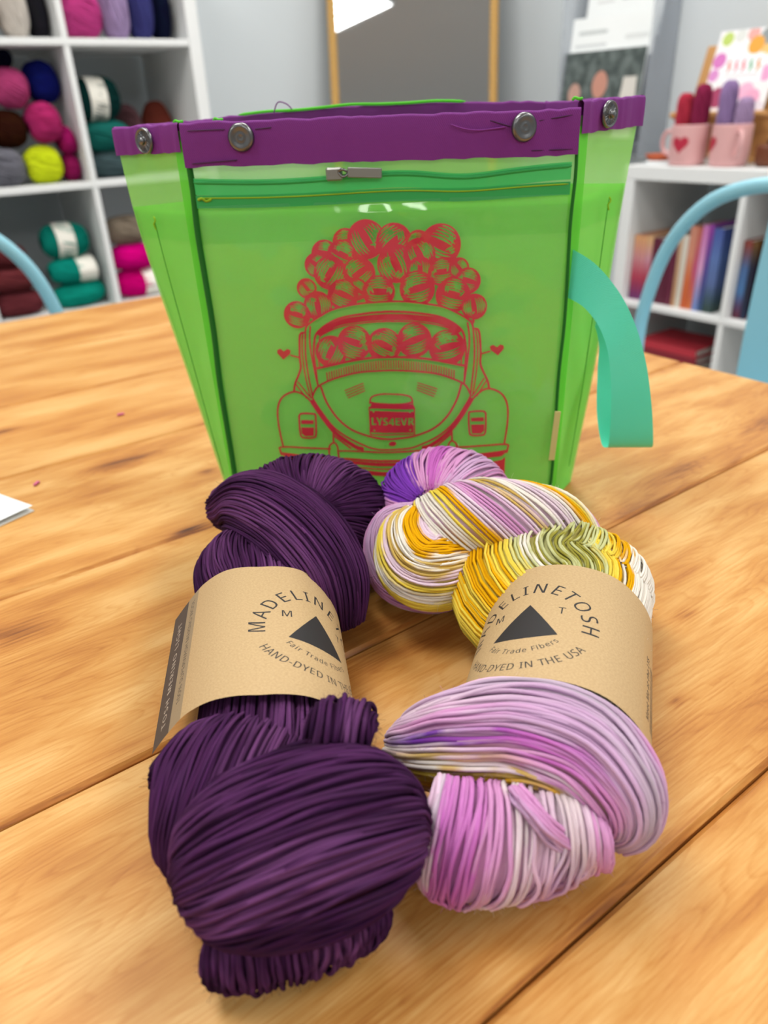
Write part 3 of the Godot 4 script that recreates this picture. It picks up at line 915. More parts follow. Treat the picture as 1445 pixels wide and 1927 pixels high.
func pocket(t: Node3D) -> void:
	# zipper tape with coil, slightly wavy
	var wavy := func(x: float) -> float:
		return 0.0011 * sin(x * 46.0 + 0.6) + 0.0026 * smoothstep(0.05, 0.1, x) - 0.0022 * exp(-pow((x - 0.045) / 0.02, 2))
	var zt := part(t, "zipper_tape", sheet_fn(5, 50, func(s: float, k: float) -> Vector3:
		var x := lerpf(-0.0915, 0.1015, s)
		return front(x, lerpf(0.1960, 0.1880, k) + wavy.call(x), 0.0014)), M.zip)
	var coil_line := []
	for k in 30:
		var x := lerpf(-0.0915, 0.1015, k / 29.0)
		coil_line.append(front(x, 0.1942 + wavy.call(x), 0.0016))
	part(zt, "zipper_coil", tube(coil_line, 0.0009, 80, 6), M.zipdark)
	part(t, "zipper_tape", sheet_fn(4, 50, func(s: float, k: float) -> Vector3:
		var x := lerpf(-0.0915, 0.1015, s)
		return front(x, lerpf(0.1880, 0.1818, k) + 0.4 * wavy.call(x), 0.0017)), M.zipdark)
	var hem := []
	for k in 20:
		var x := lerpf(-0.0905, 0.1005, k / 19.0)
		hem.append(front(x, 0.1868 + 0.5 * wavy.call(x), 0.002))
	part(t, "stitching", tube(hem, 0.0004, 60, 5), M.greenstitch)
	part(t, "stitch_knot", tube([front(-0.0905, 0.186, 0.0022), front(-0.088, 0.187, 0.003), front(-0.086, 0.1855, 0.0022), front(-0.083, 0.1865, 0.0022)], 0.0007, 12, 5), M.greenstitch)
	# slider and pull
	var sl := part(t, "zipper_slider", block(Vector3(0.0085, 0.0062, 0.0028), 0.0008), M.pull, front(-0.0178, 0.1962, 0.0034))
	part(sl, "ring", tube([Vector3(0.002, 0.0012, 0.001), Vector3(0.0045, 0.0022, 0.003), Vector3(0.007, 0.0005, 0.002), Vector3(0.0045, -0.0012, 0.003), Vector3(0.002, 0.0012, 0.001)], 0.0007, 24, 6), M.steel)
	part(sl, "pull_tab", block(Vector3(0.0175, 0.0048, 0.0013), 0.0005), M.pull, Vector3(0.0155, 0.0002, 0.0024), Vector3(0, 0, -0.06))
	# clear vinyl window with the printed picture behind it
	var nz := noise(9.0, 77, 2)
	var shape := func(s: float, k: float, off: float) -> Vector3:
		var x := lerpf(-0.0905, 0.1005, s)
		var y := lerpf(0.1830, 0.003, k)
		# the sheet slants out under the zipper, most in the middle, and falls back lower down
		var puff := (0.06 + 0.28 * exp(-pow(absf(x - 0.008) / 0.030, 3.0))) * minf(0.1815 - y, 0.0042) * smoothstep(0.11, 0.17, y) if y < 0.1815 else 0.0
		puff += 0.0016 * nz.get_noise_2d(x * 3.0, y * 3.0) * sin(PI * s) + 0.0018 * sin(PI * s) * sin(PI * k)
		return front(x, y, 0.0022 + puff + off)
	label_part("red line drawing of a rounded vintage car heaped with yarn balls", part(t, "printed_picture", sheet_fn(60, 60, func(s: float, k: float) -> Vector3: return shape.call(s, k, -0.0004)), mat(Color(1, 1, 1, 0.999), 0.55, {"albedo_texture": car_texture(), "transparency": BaseMaterial3D.TRANSPARENCY_ALPHA})))
	part(t, "vinyl_window", sheet_fn(130, 70, func(s: float, k: float) -> Vector3: return shape.call(s, pow(k, 1.9), 0.0)), M.vinyl)

func car_texture() -> ImageTexture:
	# 8 pixels a millimetre over the pocket: x from -90.5 to 100.5, y from 183 down to 3; car centred at x = 7.2
	var k := 8.0
	var im := Image.create(1528, 1440, false, Image.FORMAT_RGBA8)
	var ink := Color(0.82, 0.05, 0.22, 1.0)
	var off := Color(0.82, 0.05, 0.22, 0.0)
	im.fill(off)
	var px := func(x: float, y: float) -> Vector2: return Vector2((x + 7.0 + 90.5) * k, (183.0 - y) * k)
	var heap := func(b: Array, sd: int) -> void:
		var ra := RandomNumberGenerator.new()
		ra.seed = sd
		var c: Vector2 = px.call(b[0], b[1])
		var r: float = b[2] * k * 1.1
		disc(im, c, r, ink)
		var turn := ra.randf() * PI
		for g in 3:
			turn += PI / 3.0 + ra.randf_range(-0.3, 0.3)
			var d := Vector2(cos(turn), sin(turn))
			var e := d.orthogonal()
			var strands := ra.randi_range(8, 10) if g == 0 else ra.randi_range(3, 5)
			var at0 := -0.78 if g == 0 else ra.randf_range(-0.6, 0.2)
			for q in strands:
				var a := at0 + q * (0.17 if g == 0 else 0.14)
				if absf(a) > 0.78:
					continue
				var half := sqrt(1.0 - a * a) * 0.84
				var s0 := ra.randf_range(0.1, 0.45) if g > 0 else -half * ra.randf_range(0.75, 1.0)
				var s1 := half * ra.randf_range(0.75, 1.0)
				var line := []
				var wide := []
				for m in 9:
					var s := lerpf(s0, s1, m / 8.0)
					line.append(c + (e * (a + 0.22 * (1.0 - s * s) * signf(a + 0.01)) + d * s) * r * 0.9)
					wide.append(sin(PI * (m + 0.4) / 8.8) * r * 0.056)
				var poly := PackedVector2Array()
				for m in 9:
					poly.append(line[m] + e * wide[m])
				for m in range(8, -1, -1):
					poly.append(line[m] - e * wide[m])
				fill_poly(im, poly, off)
		var rim := []
		for m in 33:
			rim.append(c + Vector2(cos(TAU * m / 32), sin(TAU * m / 32)) * (r - 2.5))
		stroke(im, rim, 7.0, ink)
	var sd := 5
	for b in CAR_HEAP:
		heap.call(b, sd)
		sd += 1
	# body covers the lower edge of the heap
	var cover := PackedVector2Array()
	for m in [1.0, -1.0]:
		var l: Array = CAR_LINES[0][1]
		var n := l.size() / 2
		for i in n:
			var j := i if m > 0 else n - 1 - i
			cover.append(px.call(l[j * 2] * m, l[j * 2 + 1] - 0.2))
	cover.append(px.call(44.0, 96.0))
	cover.append(px.call(-44.0, 96.0))
	fill_poly(im, cover, off)
	for b in CAR_WINDOW:
		heap.call(b, sd)
		sd += 1
	# hide what hangs below the window sill
	var sill := PackedVector2Array()
	var sl: Array = CAR_LINES[16][1]
	for m in [1.0, -1.0]:
		var n := sl.size() / 2
		for i in n:
			var j := i if m > 0 else n - 1 - i
			sill.append(px.call(sl[j * 2] * m, sl[j * 2 + 1]))
	sill.append(px.call(44.0, 84.0))
	sill.append(px.call(-44.0, 84.0))
	fill_poly(im, sill, off)
	for m in [1.0, -1.0]:
		for f in CAR_FILLS:
			var poly := PackedVector2Array()
			for i in f.size() / 2:
				poly.append(px.call(f[i * 2] * m, f[i * 2 + 1]))
			fill_poly(im, poly, ink)
		for l in CAR_LINES:
			var pts := []
			for i in l[1].size() / 2:
				pts.append(px.call(l[1][i * 2] * m, l[1][i * 2 + 1]))
			stroke(im, smooth_line(pts, maxi(2, (pts.size() - 1) * 5)) if pts.size() > 2 else pts, l[0] * k * 1.55, ink)
		# tyre tread
		for i in 3:
			stroke(im, [px.call(m * 44.5, 30.0 - i * 4.0), px.call(m * 47.0, 28.0 - i * 4.0), px.call(m * 49.5, 30.5 - i * 4.0)], 3.2, off)
	# louvres under the window
	for i in 52:
		var x := lerpf(-36.5, 36.5, i / 51.0)
		var y := 98.5 - 6.6 * pow(absf(x) / 36.5, 1.8)
		stroke(im, [px.call(x, y), px.call(x, y - 4.6)], 5.2, ink)
	for f in CAR_MIDDLE:
		var poly := PackedVector2Array()
		for i in f.size() / 2:
			poly.append(px.call(f[i * 2], f[i * 2 + 1]))
		fill_poly(im, poly, ink)
	stroke(im, [px.call(-13.0, 70.2), px.call(13.4, 70.2), px.call(13.4, 52.6), px.call(-13.0, 52.6), px.call(-13.0, 70.2)], 5.5, ink)
	for q in [Vector2(-10.6, 67.2), Vector2(10.8, 67.2), Vector2(-10.6, 55.4), Vector2(10.8, 55.4)]:
		disc(im, px.call(q.x, q.y), 4.5, off)
	disc(im, px.call(0.0, 46.7), 2.3 * k, ink, 1.6 * k)
	letters(im, "LYS4EVR", 4.6, 0.05, func(mid: float, dx: float, dy: float) -> Vector2: return px.call(0.3 + mid + dx, 58.8 + dy), off, true)
	return ImageTexture.create_from_image(im)

func strap(t: Node3D) -> void:
	var e := RIBBON
	var a := []
	var b := []
	for q in e:
		a.append(q[0] - bag_at)
		b.append(q[1] - bag_at)
	label_part("teal grosgrain ribbon loop", part(t, "ribbon_strap", sheet_fn(90, 7, func(s: float, k: float) -> Vector3:
		return catmull(a, k).lerp(catmull(b, k), s)), M.ribbon))

# ---------------------------------------------------------------- skeins
# printed kraft band, 8 pixels a millimetre; x runs round the skein, y from the far end to the near end
func band_art(wide: float, tall: float, logo: Vector2, striped: bool, sticker: float, sd: int) -> ImageTexture:
	var k := 8.0
	var w := int(wide * k)
	var h := int(tall * k)
	var a := noise_bytes(w, h, 0.09, sd, 1, 1, 4)
	var b := noise_bytes(w, h, 0.3, sd + 3, 3, 1, 2)
	var data := PackedByteArray()
	data.resize(w * h * 3)
	for i in w * h:
		var v := (a[i] - 128) * 0.05 + (b[i] - 128) * 0.07
		if b[i] > 214:
			v -= 22.0
		data[i * 3] = clampi(int(187 + v), 0, 255)
		data[i * 3 + 1] = clampi(int(159 + v), 0, 255)
		data[i * 3 + 2] = clampi(int(117 + v), 0, 255)
	var im := Image.create_from_data(w, h, false, Image.FORMAT_RGB8, data)
	var ink := Color8(42, 40, 42)
	var px := func(q: Vector2) -> Vector2: return q * k
	if striped:
		im.fill_rect(Rect2i(0, 0, int(15.5 * k), h), Color8(70, 64, 62))
		for y in h:
			for x in range(int(15.5 * k), int(25.5 * k)):
				im.set_pixel(x, y, im.get_pixel(x, y).lerp(Color8(120, 112, 98), 0.55))
		letters(im, "TOSH MERINO LIGHT", 3.9, 0.75, func(mid: float, dx: float, dy: float) -> Vector2: return Vector2(10.6 - dy, tall * 0.52 - (mid + dx)) * k, Color8(190, 180, 165))
		letters(im, "100% SUPERWASH MERINO WOOL", 3.1, -0.06, func(mid: float, dx: float, dy: float) -> Vector2: return Vector2(22.4 - dy, tall * 0.46 - (mid + dx)) * k, Color8(60, 54, 50))
	var ring := func(r: float, from: float, sign: float) -> Callable:
		return func(mid: float, dx: float, dy: float) -> Vector2:
			var ang: float = from - sign * mid / r
			var rr := r + sign * dy
			var c := Vector2(cos(ang), -sin(ang))
			var side := Vector2(sin(ang), cos(ang)) * sign
			return (logo + c * rr + side * dx) * k
	letters(im, "MADELINETOSH", 6.4, 0.65, ring.call(20.6, PI / 2, 1.0), ink)
	letters(im, "HAND-DYED IN THE USA", 3.4, 0.25, ring.call(26.0, -PI / 2, -1.0), ink)
	letters(im, "Fair Trade Fibers", 2.5, 0.35, ring.call(17.0, -PI / 2, -1.0), ink)
	for q in [["M", -12.5], ["T", 12.5]]:
		letters(im, q[0], 4.0, 0.0, func(mid: float, dx: float, dy: float) -> Vector2: return (logo + Vector2(q[1] + mid + dx, -6.5 - dy)) * k, ink)
	var tri := PackedVector2Array([px.call(logo + Vector2(0, -12.5)), px.call(logo + Vector2(12.5, 6.5))])
	for i in range(1, 8):
		var x := lerpf(12.5, -12.5, i / 8.0)
		tri.append(px.call(logo + Vector2(x, 6.5 + 2.2 * (1.0 - x * x / 156.0))))
	tri.append(px.call(logo + Vector2(-12.5, 6.5)))
	fill_poly(im, tri, ink)
	if sticker > 0.0:
		var x0 := int(sticker * k)
		for y in range(int(18 * k), h - 4):
			for x in range(x0, mini(x0 + int(26 * k), w)):
				im.set_pixel(x, y, im.get_pixel(x, y).lerp(Color8(190, 158, 112), 0.5))
		letters(im, "Meet Me at the LYS", 2.5, 0.1, func(mid: float, dx: float, dy: float) -> Vector2: return Vector2(sticker + 5.5 - dy, tall * 0.62 - (mid + dx)) * k, ink, true)
		var ra := RandomNumberGenerator.new()
		ra.seed = 4
		var y := 30.0
		while y < tall - 8.0:
			var t := ra.randf_range(0.25, 0.8)
			im.fill_rect(Rect2i(int((sticker + 7.0) * k), int(y * k), int(9.0 * k), maxi(2, int(t * k))), ink)
			y += t + ra.randf_range(0.3, 0.7)
	return ImageTexture.create_from_image(im)

func paper_band(t: Node3D, back: Vector3, near: Vector3, prof_back: Array, prof_near: Array, art: Callable, skew := 0.0) -> void:
	# prof: (sideways, height) points round the skein
	var ax := (back - near)
	ax.y = 0
	ax = ax.normalized()
	var side := ax.cross(Vector3.UP)
	var cols := 72
	var rows := 16
	var line := []
	for r in rows:
		var v := float(r) / (rows - 1)
		var p := back.lerp(near, v)
		for c in cols:
			var s := float(c) / (cols - 1)
			var q: Vector2 = catmull(prof_back, s).lerp(catmull(prof_near, s), v)
			line.append(p + side * q.x + Vector3.UP * q.y + ax * (skew * pow(maxf(-q.x, 0.0) / 0.0420, 1.2)))
	# u by arc length
	var us := [0.0]
	for c in range(1, cols):
		us.append(us[c - 1] + line[c].distance_to(line[c - 1]))
	var p3 := PackedVector3Array()
	var uv := PackedVector2Array()
	for lay in 2:
		for r in rows:
			for c in cols:
				p3.append(line[r * cols + c] - t.position)
				uv.append(Vector2(us[c] / us[cols - 1], float(r) / (rows - 1)))
		if lay == 0:
			part(t, "paper_band", sheet(p3, rows, cols, false, uv), mat(Color(1, 1, 1), 0.62, {"albedo_texture": art.call(us[cols - 1] * 1000.0), "metallic_specular": 0.4, "texture_repeat": false}))
			p3 = PackedVector3Array()
			uv = PackedVector2Array()

func axis_keys(c: Vector3, ax: Vector3, rows: Array) -> Array:
	var o := []
	for r in rows:
		o.append([c + ax * r[0], r[1], r[2]])
	return o

func add_coil(t: Node3D, called: String, key: Array, opt: Dictionary) -> void:
	opt.base = t.position
	stuff(part(t, called, coil(key, opt), M.yarn))

func purple_skein() -> void:
	var t := thing("yarn_skein", "twisted deep purple yarn skein in a kraft paper band, lying before the bag", "yarn skein", Vector3(-0.04, 0, -0.22))
	var pd := lin("2f1733")
	var pm := lin("4a274f")
	var pl := lin("673d6b")
	var dye := [[0.0, [pm, pd]], [0.1, [pd, pm]], [0.18, [pm, pl, pm]], [0.28, [pd, pm, pd]], [0.36, [pl, pm, pm]], [0.46, [pm, pd, pm]], [0.55, [pl, pl, pm]], [0.65, [pd, pm]], [0.78, [pm, pm]], [0.9, [pd, pl]]]
	var base := {"dye": dye, "tone": 0.45, "mix": 0.06, "fuzz": 500}
	var add := func(called: String, key: Array, o: Dictionary) -> void:
		var q := base.duplicate()
		q.merge(o, true)
		add_coil(t, called, key, q)
	var back := Vector3(-0.0535, 0.0, -0.2681)
	var near := Vector3(-0.0434, 0.0, -0.1877)
	var ax := (near - back).normalized()
	add.call("core_coil", [[back - ax * 0.062 + Vector3(0, 0.024, 0), 0.012, 0.012], [back - ax * 0.046 + Vector3(-0.005, 0.027, 0), 0.027, 0.022], [back - ax * 0.028 + Vector3(-0.004, 0.0275, 0), 0.029, 0.025], [back + Vector3(0.001, 0.027, 0), 0.0265, 0.0255], [near + Vector3(0.001, 0.027, 0), 0.0265, 0.0255], [near + ax * 0.022 + Vector3(0, 0.026, 0), 0.030, 0.024], [near + ax * 0.04 + Vector3(0, 0.02, 0), 0.022, 0.016]], {"wide": Vector3(1, 0, 0), "segs": 44, "seed": 3, "twist": 0.5})
	add.call("end_loop", axis_keys(Vector3(-0.0395, 0.0345, -0.347), Vector3(0.08, 0.5, 0.86).normalized(), [[-0.034, 0.008, 0.008], [-0.028, 0.026, 0.022], [-0.014, 0.0405, 0.032], [0.003, 0.0425, 0.034], [0.017, 0.034, 0.029], [0.026, 0.02, 0.018], [0.026, 0.008, 0.008], [0.018, 0.003, 0.003]]), {"wide": Vector3(1, 0, 0), "seed": 4, "twist": 0.35, "segs": 40})
	add.call("twist_coil", PB, {"seed": 5, "twist": 0.9})
	add.call("left_coil", PD, {"seed": 6, "twist": 0.5, "wide": Vector3(1, 0, 0.15)})
	add.call("loop_tuft", PE, {"seed": 7, "twist": 0.2, "wide": Vector3(1, -0.2, 0), "yarn": 0.00085, "loose": 1.6})
	add.call("front_coil", PF, {"seed": 8, "twist": 0.7, "segs": 40, "yarn": 0.0008, "loose": 1.25})
	add.call("tail_coil", PG, {"seed": 9, "twist": 0.2, "wide": Vector3(0.97, 0, -0.22), "yarn": 0.0008})
	paper_band(t, back, near,
		[Vector2(-0.0430, 0.021), Vector2(-0.0350, 0.0325), Vector2(-0.0255, 0.0445), Vector2(-0.0140, 0.0530), Vector2(0, 0.0555), Vector2(0.016, 0.052), Vector2(0.0275, 0.040), Vector2(0.031, 0.025), Vector2(0.027, 0.01), Vector2(0.014, 0.001)],
		[Vector2(-0.0440, 0.019), Vector2(-0.0360, 0.0315), Vector2(-0.0265, 0.0440), Vector2(-0.0145, 0.0530), Vector2(0, 0.0565), Vector2(0.017, 0.0525), Vector2(0.0285, 0.041), Vector2(0.032, 0.025), Vector2(0.028, 0.01), Vector2(0.014, 0.001)],
		func(mm: float) -> ImageTexture: return band_art(mm, 81.0, Vector2(83.0, 43.0), true, -1.0, 60), 0.017)

func speckled_skein() -> void:
	var t := thing("yarn_skein", "twisted skein of pink, white and yellow speckled yarn in a kraft paper band", "yarn skein", Vector3(0.05, 0, -0.23))
	var white := lin("efe9de")
	var pale := lin("e6cfdf")
	var lilac := lin("cfaacf")
	var grey := lin("c4b4c6")
	var pink := lin("d79acb")
	var hot := lin("c66cbf")
	var violet := lin("7f3fb4")
	var gold := lin("e8ad12")
	var yellow := lin("ecd454")
	var straw := lin("d8b866")
	var olive := lin("9a9440")
	var sage := lin("c9cc94")
	var base := {"tone": 0.16, "mix": 0.035, "fuzz": 400}
	var add := func(called: String, key: Array, o: Dictionary) -> void:
		var q := base.duplicate()
		q.merge(o, true)
		add_coil(t, called, key, q)
	var back := Vector3(0.0752, 0.0, -0.2577)
	var near := Vector3(0.0518, 0.0, -0.1894)
	var ax := (near - back).normalized()
	var side := Vector3(0.947, 0, 0.32)
	add.call("core_coil", [[back - ax * 0.03 + Vector3(0, 0.026, 0), 0.02, 0.02], [back + Vector3(0.003, 0.0275, 0.001), 0.0295, 0.0245], [near + Vector3(0.003, 0.0275, 0.001), 0.0295, 0.0245], [near + ax * 0.02 + Vector3(0, 0.024, 0), 0.028, 0.022]], {"wide": side, "seed": 21, "dye": [[0.0, [white]], [0.3, [sage]], [0.6, [yellow]], [0.8, [white]]]})
	add.call("end_loop", axis_keys(Vector3(0.0755, 0.0285, -0.2870), Vector3(-0.32, 0.0, 0.94).normalized(), [[-0.034, 0.008, 0.006], [-0.028, 0.026, 0.016], [-0.014, 0.0415, 0.0265], [0.000, 0.0458, 0.0280], [0.010, 0.0430, 0.0275]]) + [[back - ax * 0.009 + Vector3(0.0, 0.0275, 0), 0.0390, 0.0264], [back + ax * 0.004 + Vector3(0.0038, 0.027, 0.0013), 0.0300, 0.0238], [back + ax * 0.02 + Vector3(0.0038, 0.027, 0.0013), 0.029, 0.022]], {"wide": side, "seed": 22, "twist": 0.3, "segs": 36,
		"dye": [[0.0, [white]], [0.1, [white]], [0.135, [gold]], [0.165, [yellow]], [0.19, [sage]], [0.215, [olive]], [0.24, [sage]], [0.265, [olive]], [0.285, [white]], [0.305, [sage]], [0.33, [yellow]], [0.36, [gold]], [0.40, [gold]], [0.425, [yellow]], [0.45, [gold]], [0.49, [yellow]], [0.53, [yellow]], [0.555, [olive]], [0.58, [white]], [0.64, [pale]], [0.8, [pink]], [0.9, [white]]]})
	add.call("back_loop", axis_keys(Vector3(0.0330, 0.0345, -0.352), Vector3(-0.28, 0.45, 0.84).normalized(), [[-0.03, 0.008, 0.008], [-0.024, 0.024, 0.02], [-0.012, 0.036, 0.03], [0.003, 0.0375, 0.0325], [0.017, 0.030, 0.027], [0.026, 0.018, 0.017], [0.027, 0.008, 0.008], [0.020, 0.003, 0.003]]), {"wide": Vector3(1, 0, 0.2), "seed": 23, "twist": 0.4,
		"dye": [[0.0, [pink]], [0.06, [white]], [0.1, [pink]], [0.16, [lilac]], [0.22, [pink]], [0.27, [hot]], [0.31, [pink]], [0.35, [violet]], [0.45, [violet]], [0.5, [pink]], [0.6, [lilac]], [0.8, [pink]]]})
	add.call("roll_coil", MQ, {"seed": 24, "twist": -5.2, "gap": 3.0, "segs": 44, "mix": 0.02,
		"dye": [[0.0, [white]], [0.05, [yellow]], [0.1, [gold]], [0.14, [pale]], [0.2, [pink]], [0.26, [pale]], [0.3, [straw]], [0.34, [white]], [0.4, [pale]], [0.44, [white]], [0.5, [gold]], [0.55, [yellow]], [0.6, [white]], [0.65, [pink]], [0.72, [white]], [0.8, [olive]], [0.86, [yellow]], [0.93, [white]]]})
	add.call("inner_coil", MP3, {"seed": 26, "twist": 0.5,
		"dye": [[0.0, [yellow]], [0.06, [white]], [0.1, [yellow]], [0.14, [pale]], [0.18, [straw]], [0.22, [white]], [0.26, [gold]], [0.31, [gold]], [0.35, [pale]], [0.42, [white]], [0.5, [pink]], [0.7, [pink]], [0.9, [pale]]]})
	add.call("outer_coil", MP2, {"seed": 25, "twist": 0.5, "dye": [[0.0, [pink]], [0.2, [lilac]], [0.35, [pink]], [0.5, [hot]], [0.7, [lilac]], [0.85, [pale]]]})
	add.call("upper_coil", MS, {"seed": 27, "twist": -0.9, "segs": 44, "yarn": 0.00078, "loose": 1.3,
		"dye": [[0.0, [straw, straw, gold, straw, grey]], [0.04, [straw, yellow, gold, lilac, grey]], [0.075, [straw, yellow, gold, straw, yellow]], [0.105, [pale, straw, straw, lilac, straw]], [0.125, [pale, white, pale, pale, grey]], [0.15, [pale, straw, pink, pink, grey]], [0.19, [white, pale, hot, pink, lilac]], [0.225, [pale, violet, hot, lilac, grey]], [0.26, [pale, pink, lilac, lilac, grey]], [0.33, [lilac, pale, lilac, grey, lilac]], [0.42, [pale, lilac, grey, lilac, lilac]], [0.47, [pale, pink, pale, pink, pale]], [0.6, [lilac]], [0.8, [pale]], [0.93, [white, straw, straw, lilac, grey]]]})
	add.call("lower_coil", MT, {"seed": 28, "twist": 0.25, "wide": Vector3(0.975, 0, -0.22), "yarn": 0.00078, "loose": 1.3, "segs": 36,
		"dye": [[0.0, [pink]], [0.08, [pink, pink]], [0.14, [pale, pink]], [0.19, [white, lilac, pink]], [0.235, [pale, pink]], [0.28, [white, pale, white]], [0.32, [pink, pink, pale]], [0.37, [pink, hot, pink]], [0.43, [pink, hot, pink]], [0.47, [grey, pale]], [0.5, [pale, pink]], [0.7, [pink]], [0.9, [lilac]]]})
	add.call("crossing_strands", MX, {"seed": 29, "twist": 0.3, "yarn": 0.00078, "dye": [[0.0, [lilac]], [0.4, [pink]], [0.7, [pale]]]})
	paper_band(t, back, near,
		[Vector2(-0.014, 0.001), Vector2(-0.027, 0.010), Vector2(-0.0315, 0.025), Vector2(-0.0285, 0.040), Vector2(-0.017, 0.0515), Vector2(0, 0.0565), Vector2(0.018, 0.0535), Vector2(0.031, 0.042), Vector2(0.0365, 0.027), Vector2(0.033, 0.010), Vector2(0.018, 0.001)],
		[Vector2(-0.014, 0.001), Vector2(-0.027, 0.010), Vector2(-0.0315, 0.025), Vector2(-0.0285, 0.040), Vector2(-0.017, 0.0515), Vector2(0, 0.0565), Vector2(0.018, 0.0535), Vector2(0.031, 0.042), Vector2(0.0365, 0.027), Vector2(0.033, 0.010), Vector2(0.018, 0.001)],
		func(mm: float) -> ImageTexture: return band_art(mm, 72.0, Vector2(69.6, 41.0), false, 118.8, 61))

func paper_slip() -> void:
	var x := Vector3(0.808, 0, 0.588)
	var z := Vector3(-0.588, 0, 0.808)
	var c := Vector3(-0.2304, 0, -0.4366)
	var t := thing("paper_card", "white folded paper card lying on the wooden table", "paper", c - x * 0.07 + z * 0.05, -0.629)
	part(t, "lower_sheet", block(Vector3(0.14, 0.0008, 0.1), 0.0002), M.paper, Vector3(0, 0.0005, 0))
	part(t, "upper_sheet", sheet_fn(8, 16, func(s: float, k: float) -> Vector3: return Vector3(lerpf(-0.07, 0.0695, s), 0.0012 + 0.003 * pow(s, 3.0) * (1.0 - k * 0.6), lerpf(-0.05, 0.05, k))), M.paper)
	var bit := mat(Color(0.82, 0.42, 0.58), 0.9)
	for q in [[0.170, 0.627, 0.4], [0.076, 0.531, 1.2]]:
		var b := part(self, numbered("yarn_snippet"), tube([Vector3(-0.003, 0.001, 0), Vector3(-0.001, 0.0014, 0.001), Vector3(0.001, 0.0011, -0.0005), Vector3(0.003, 0.001, 0.0005)], 0.001, 10, 6), bit, room(q[0], 0.0, q[1]), Vector3(0, q[2], 0))
		b.set_meta("label", "tiny pink scrap of yarn fluff on the bare table")
		b.set_meta("category", "scrap")
		b.set_meta("group", "pink scraps on the table")

# ---------------------------------------------------------------- chairs
func chairs() -> void:
	chair(room(0.062, FLOOR, 1.3), TURN, "pale blue bow-back metal chair at the table edge before the yarn shelf")
	chair(room(1.05, FLOOR, 0.50), TURN - PI / 2, "pale blue bow-back metal chair at the table end before the bookcase")

func chair(at: Vector3, turn: float, label: String) -> void:
	var t := thing("metal_chair", label, "chair", at, turn)
	var side := [Vector2(0.205, 0.43), Vector2(0.228, 0.52), Vector2(0.234, 0.61), Vector2(0.224, 0.679), Vector2(0.205, 0.738), Vector2(0.176, 0.782), Vector2(0.139, 0.813), Vector2(0.09, 0.831), Vector2(0.03, 0.838)]
	var pts := []
	for q in side:
		pts.append(Vector3(q.x, q.y, -0.02 * (q.y - 0.43) + 0.006))
	for i in range(side.size() - 1, -1, -1):
		pts.append(Vector3(-side[i].x, side[i].y, -0.02 * (side[i].y - 0.43) + 0.006))
	part(t, "back_hoop", tube(pts, 0.0105, 72, 12), M.chair)
	part(t, "back_splat", sheet_fn(14, 8, func(s: float, k: float) -> Vector3:
		return Vector3(lerpf(-0.048, 0.048, s) * lerpf(1.0, 1.02, k), lerpf(0.836, 0.435, k), 0.008 + 0.012 * sin(PI * k) + 0.004 * sin(PI * s))), M.chair)
	part(t, "back_splat_rear", sheet_fn(14, 8, func(s: float, k: float) -> Vector3:
		return Vector3(lerpf(-0.048, 0.048, s) * lerpf(1.0, 1.02, k), lerpf(0.836, 0.435, k), 0.005 + 0.012 * sin(PI * k) + 0.004 * sin(PI * s))), M.chair)
	part(t, "seat", block(Vector3(0.42, 0.03, 0.40), 0.012), M.chair, Vector3(0, 0.43, 0.2))
	for s in [-1.0, 1.0]:
		for r in [0.0, 1.0]:
			part(t, "leg", tube([Vector3(s * 0.18, 0.425, 0.04 + r * 0.32), Vector3(s * 0.2, 0.21, 0.02 + r * 0.36), Vector3(s * 0.225, 0.0, -0.005 + r * 0.41)], 0.013, 12, 10), M.chair)
	part(t, "stretcher", tube([Vector3(-0.2, 0.2, 0.2), Vector3(0, 0.2, 0.2), Vector3(0.2, 0.2, 0.2)], 0.007, 8, 8), M.chair)
	for s in [-1.0, 1.0]:
		part(t, "stretcher", tube([Vector3(s * 0.2, 0.2, 0.02), Vector3(s * 0.2, 0.2, 0.2), Vector3(s * 0.2, 0.2, 0.38)], 0.007, 8, 8), M.chair)

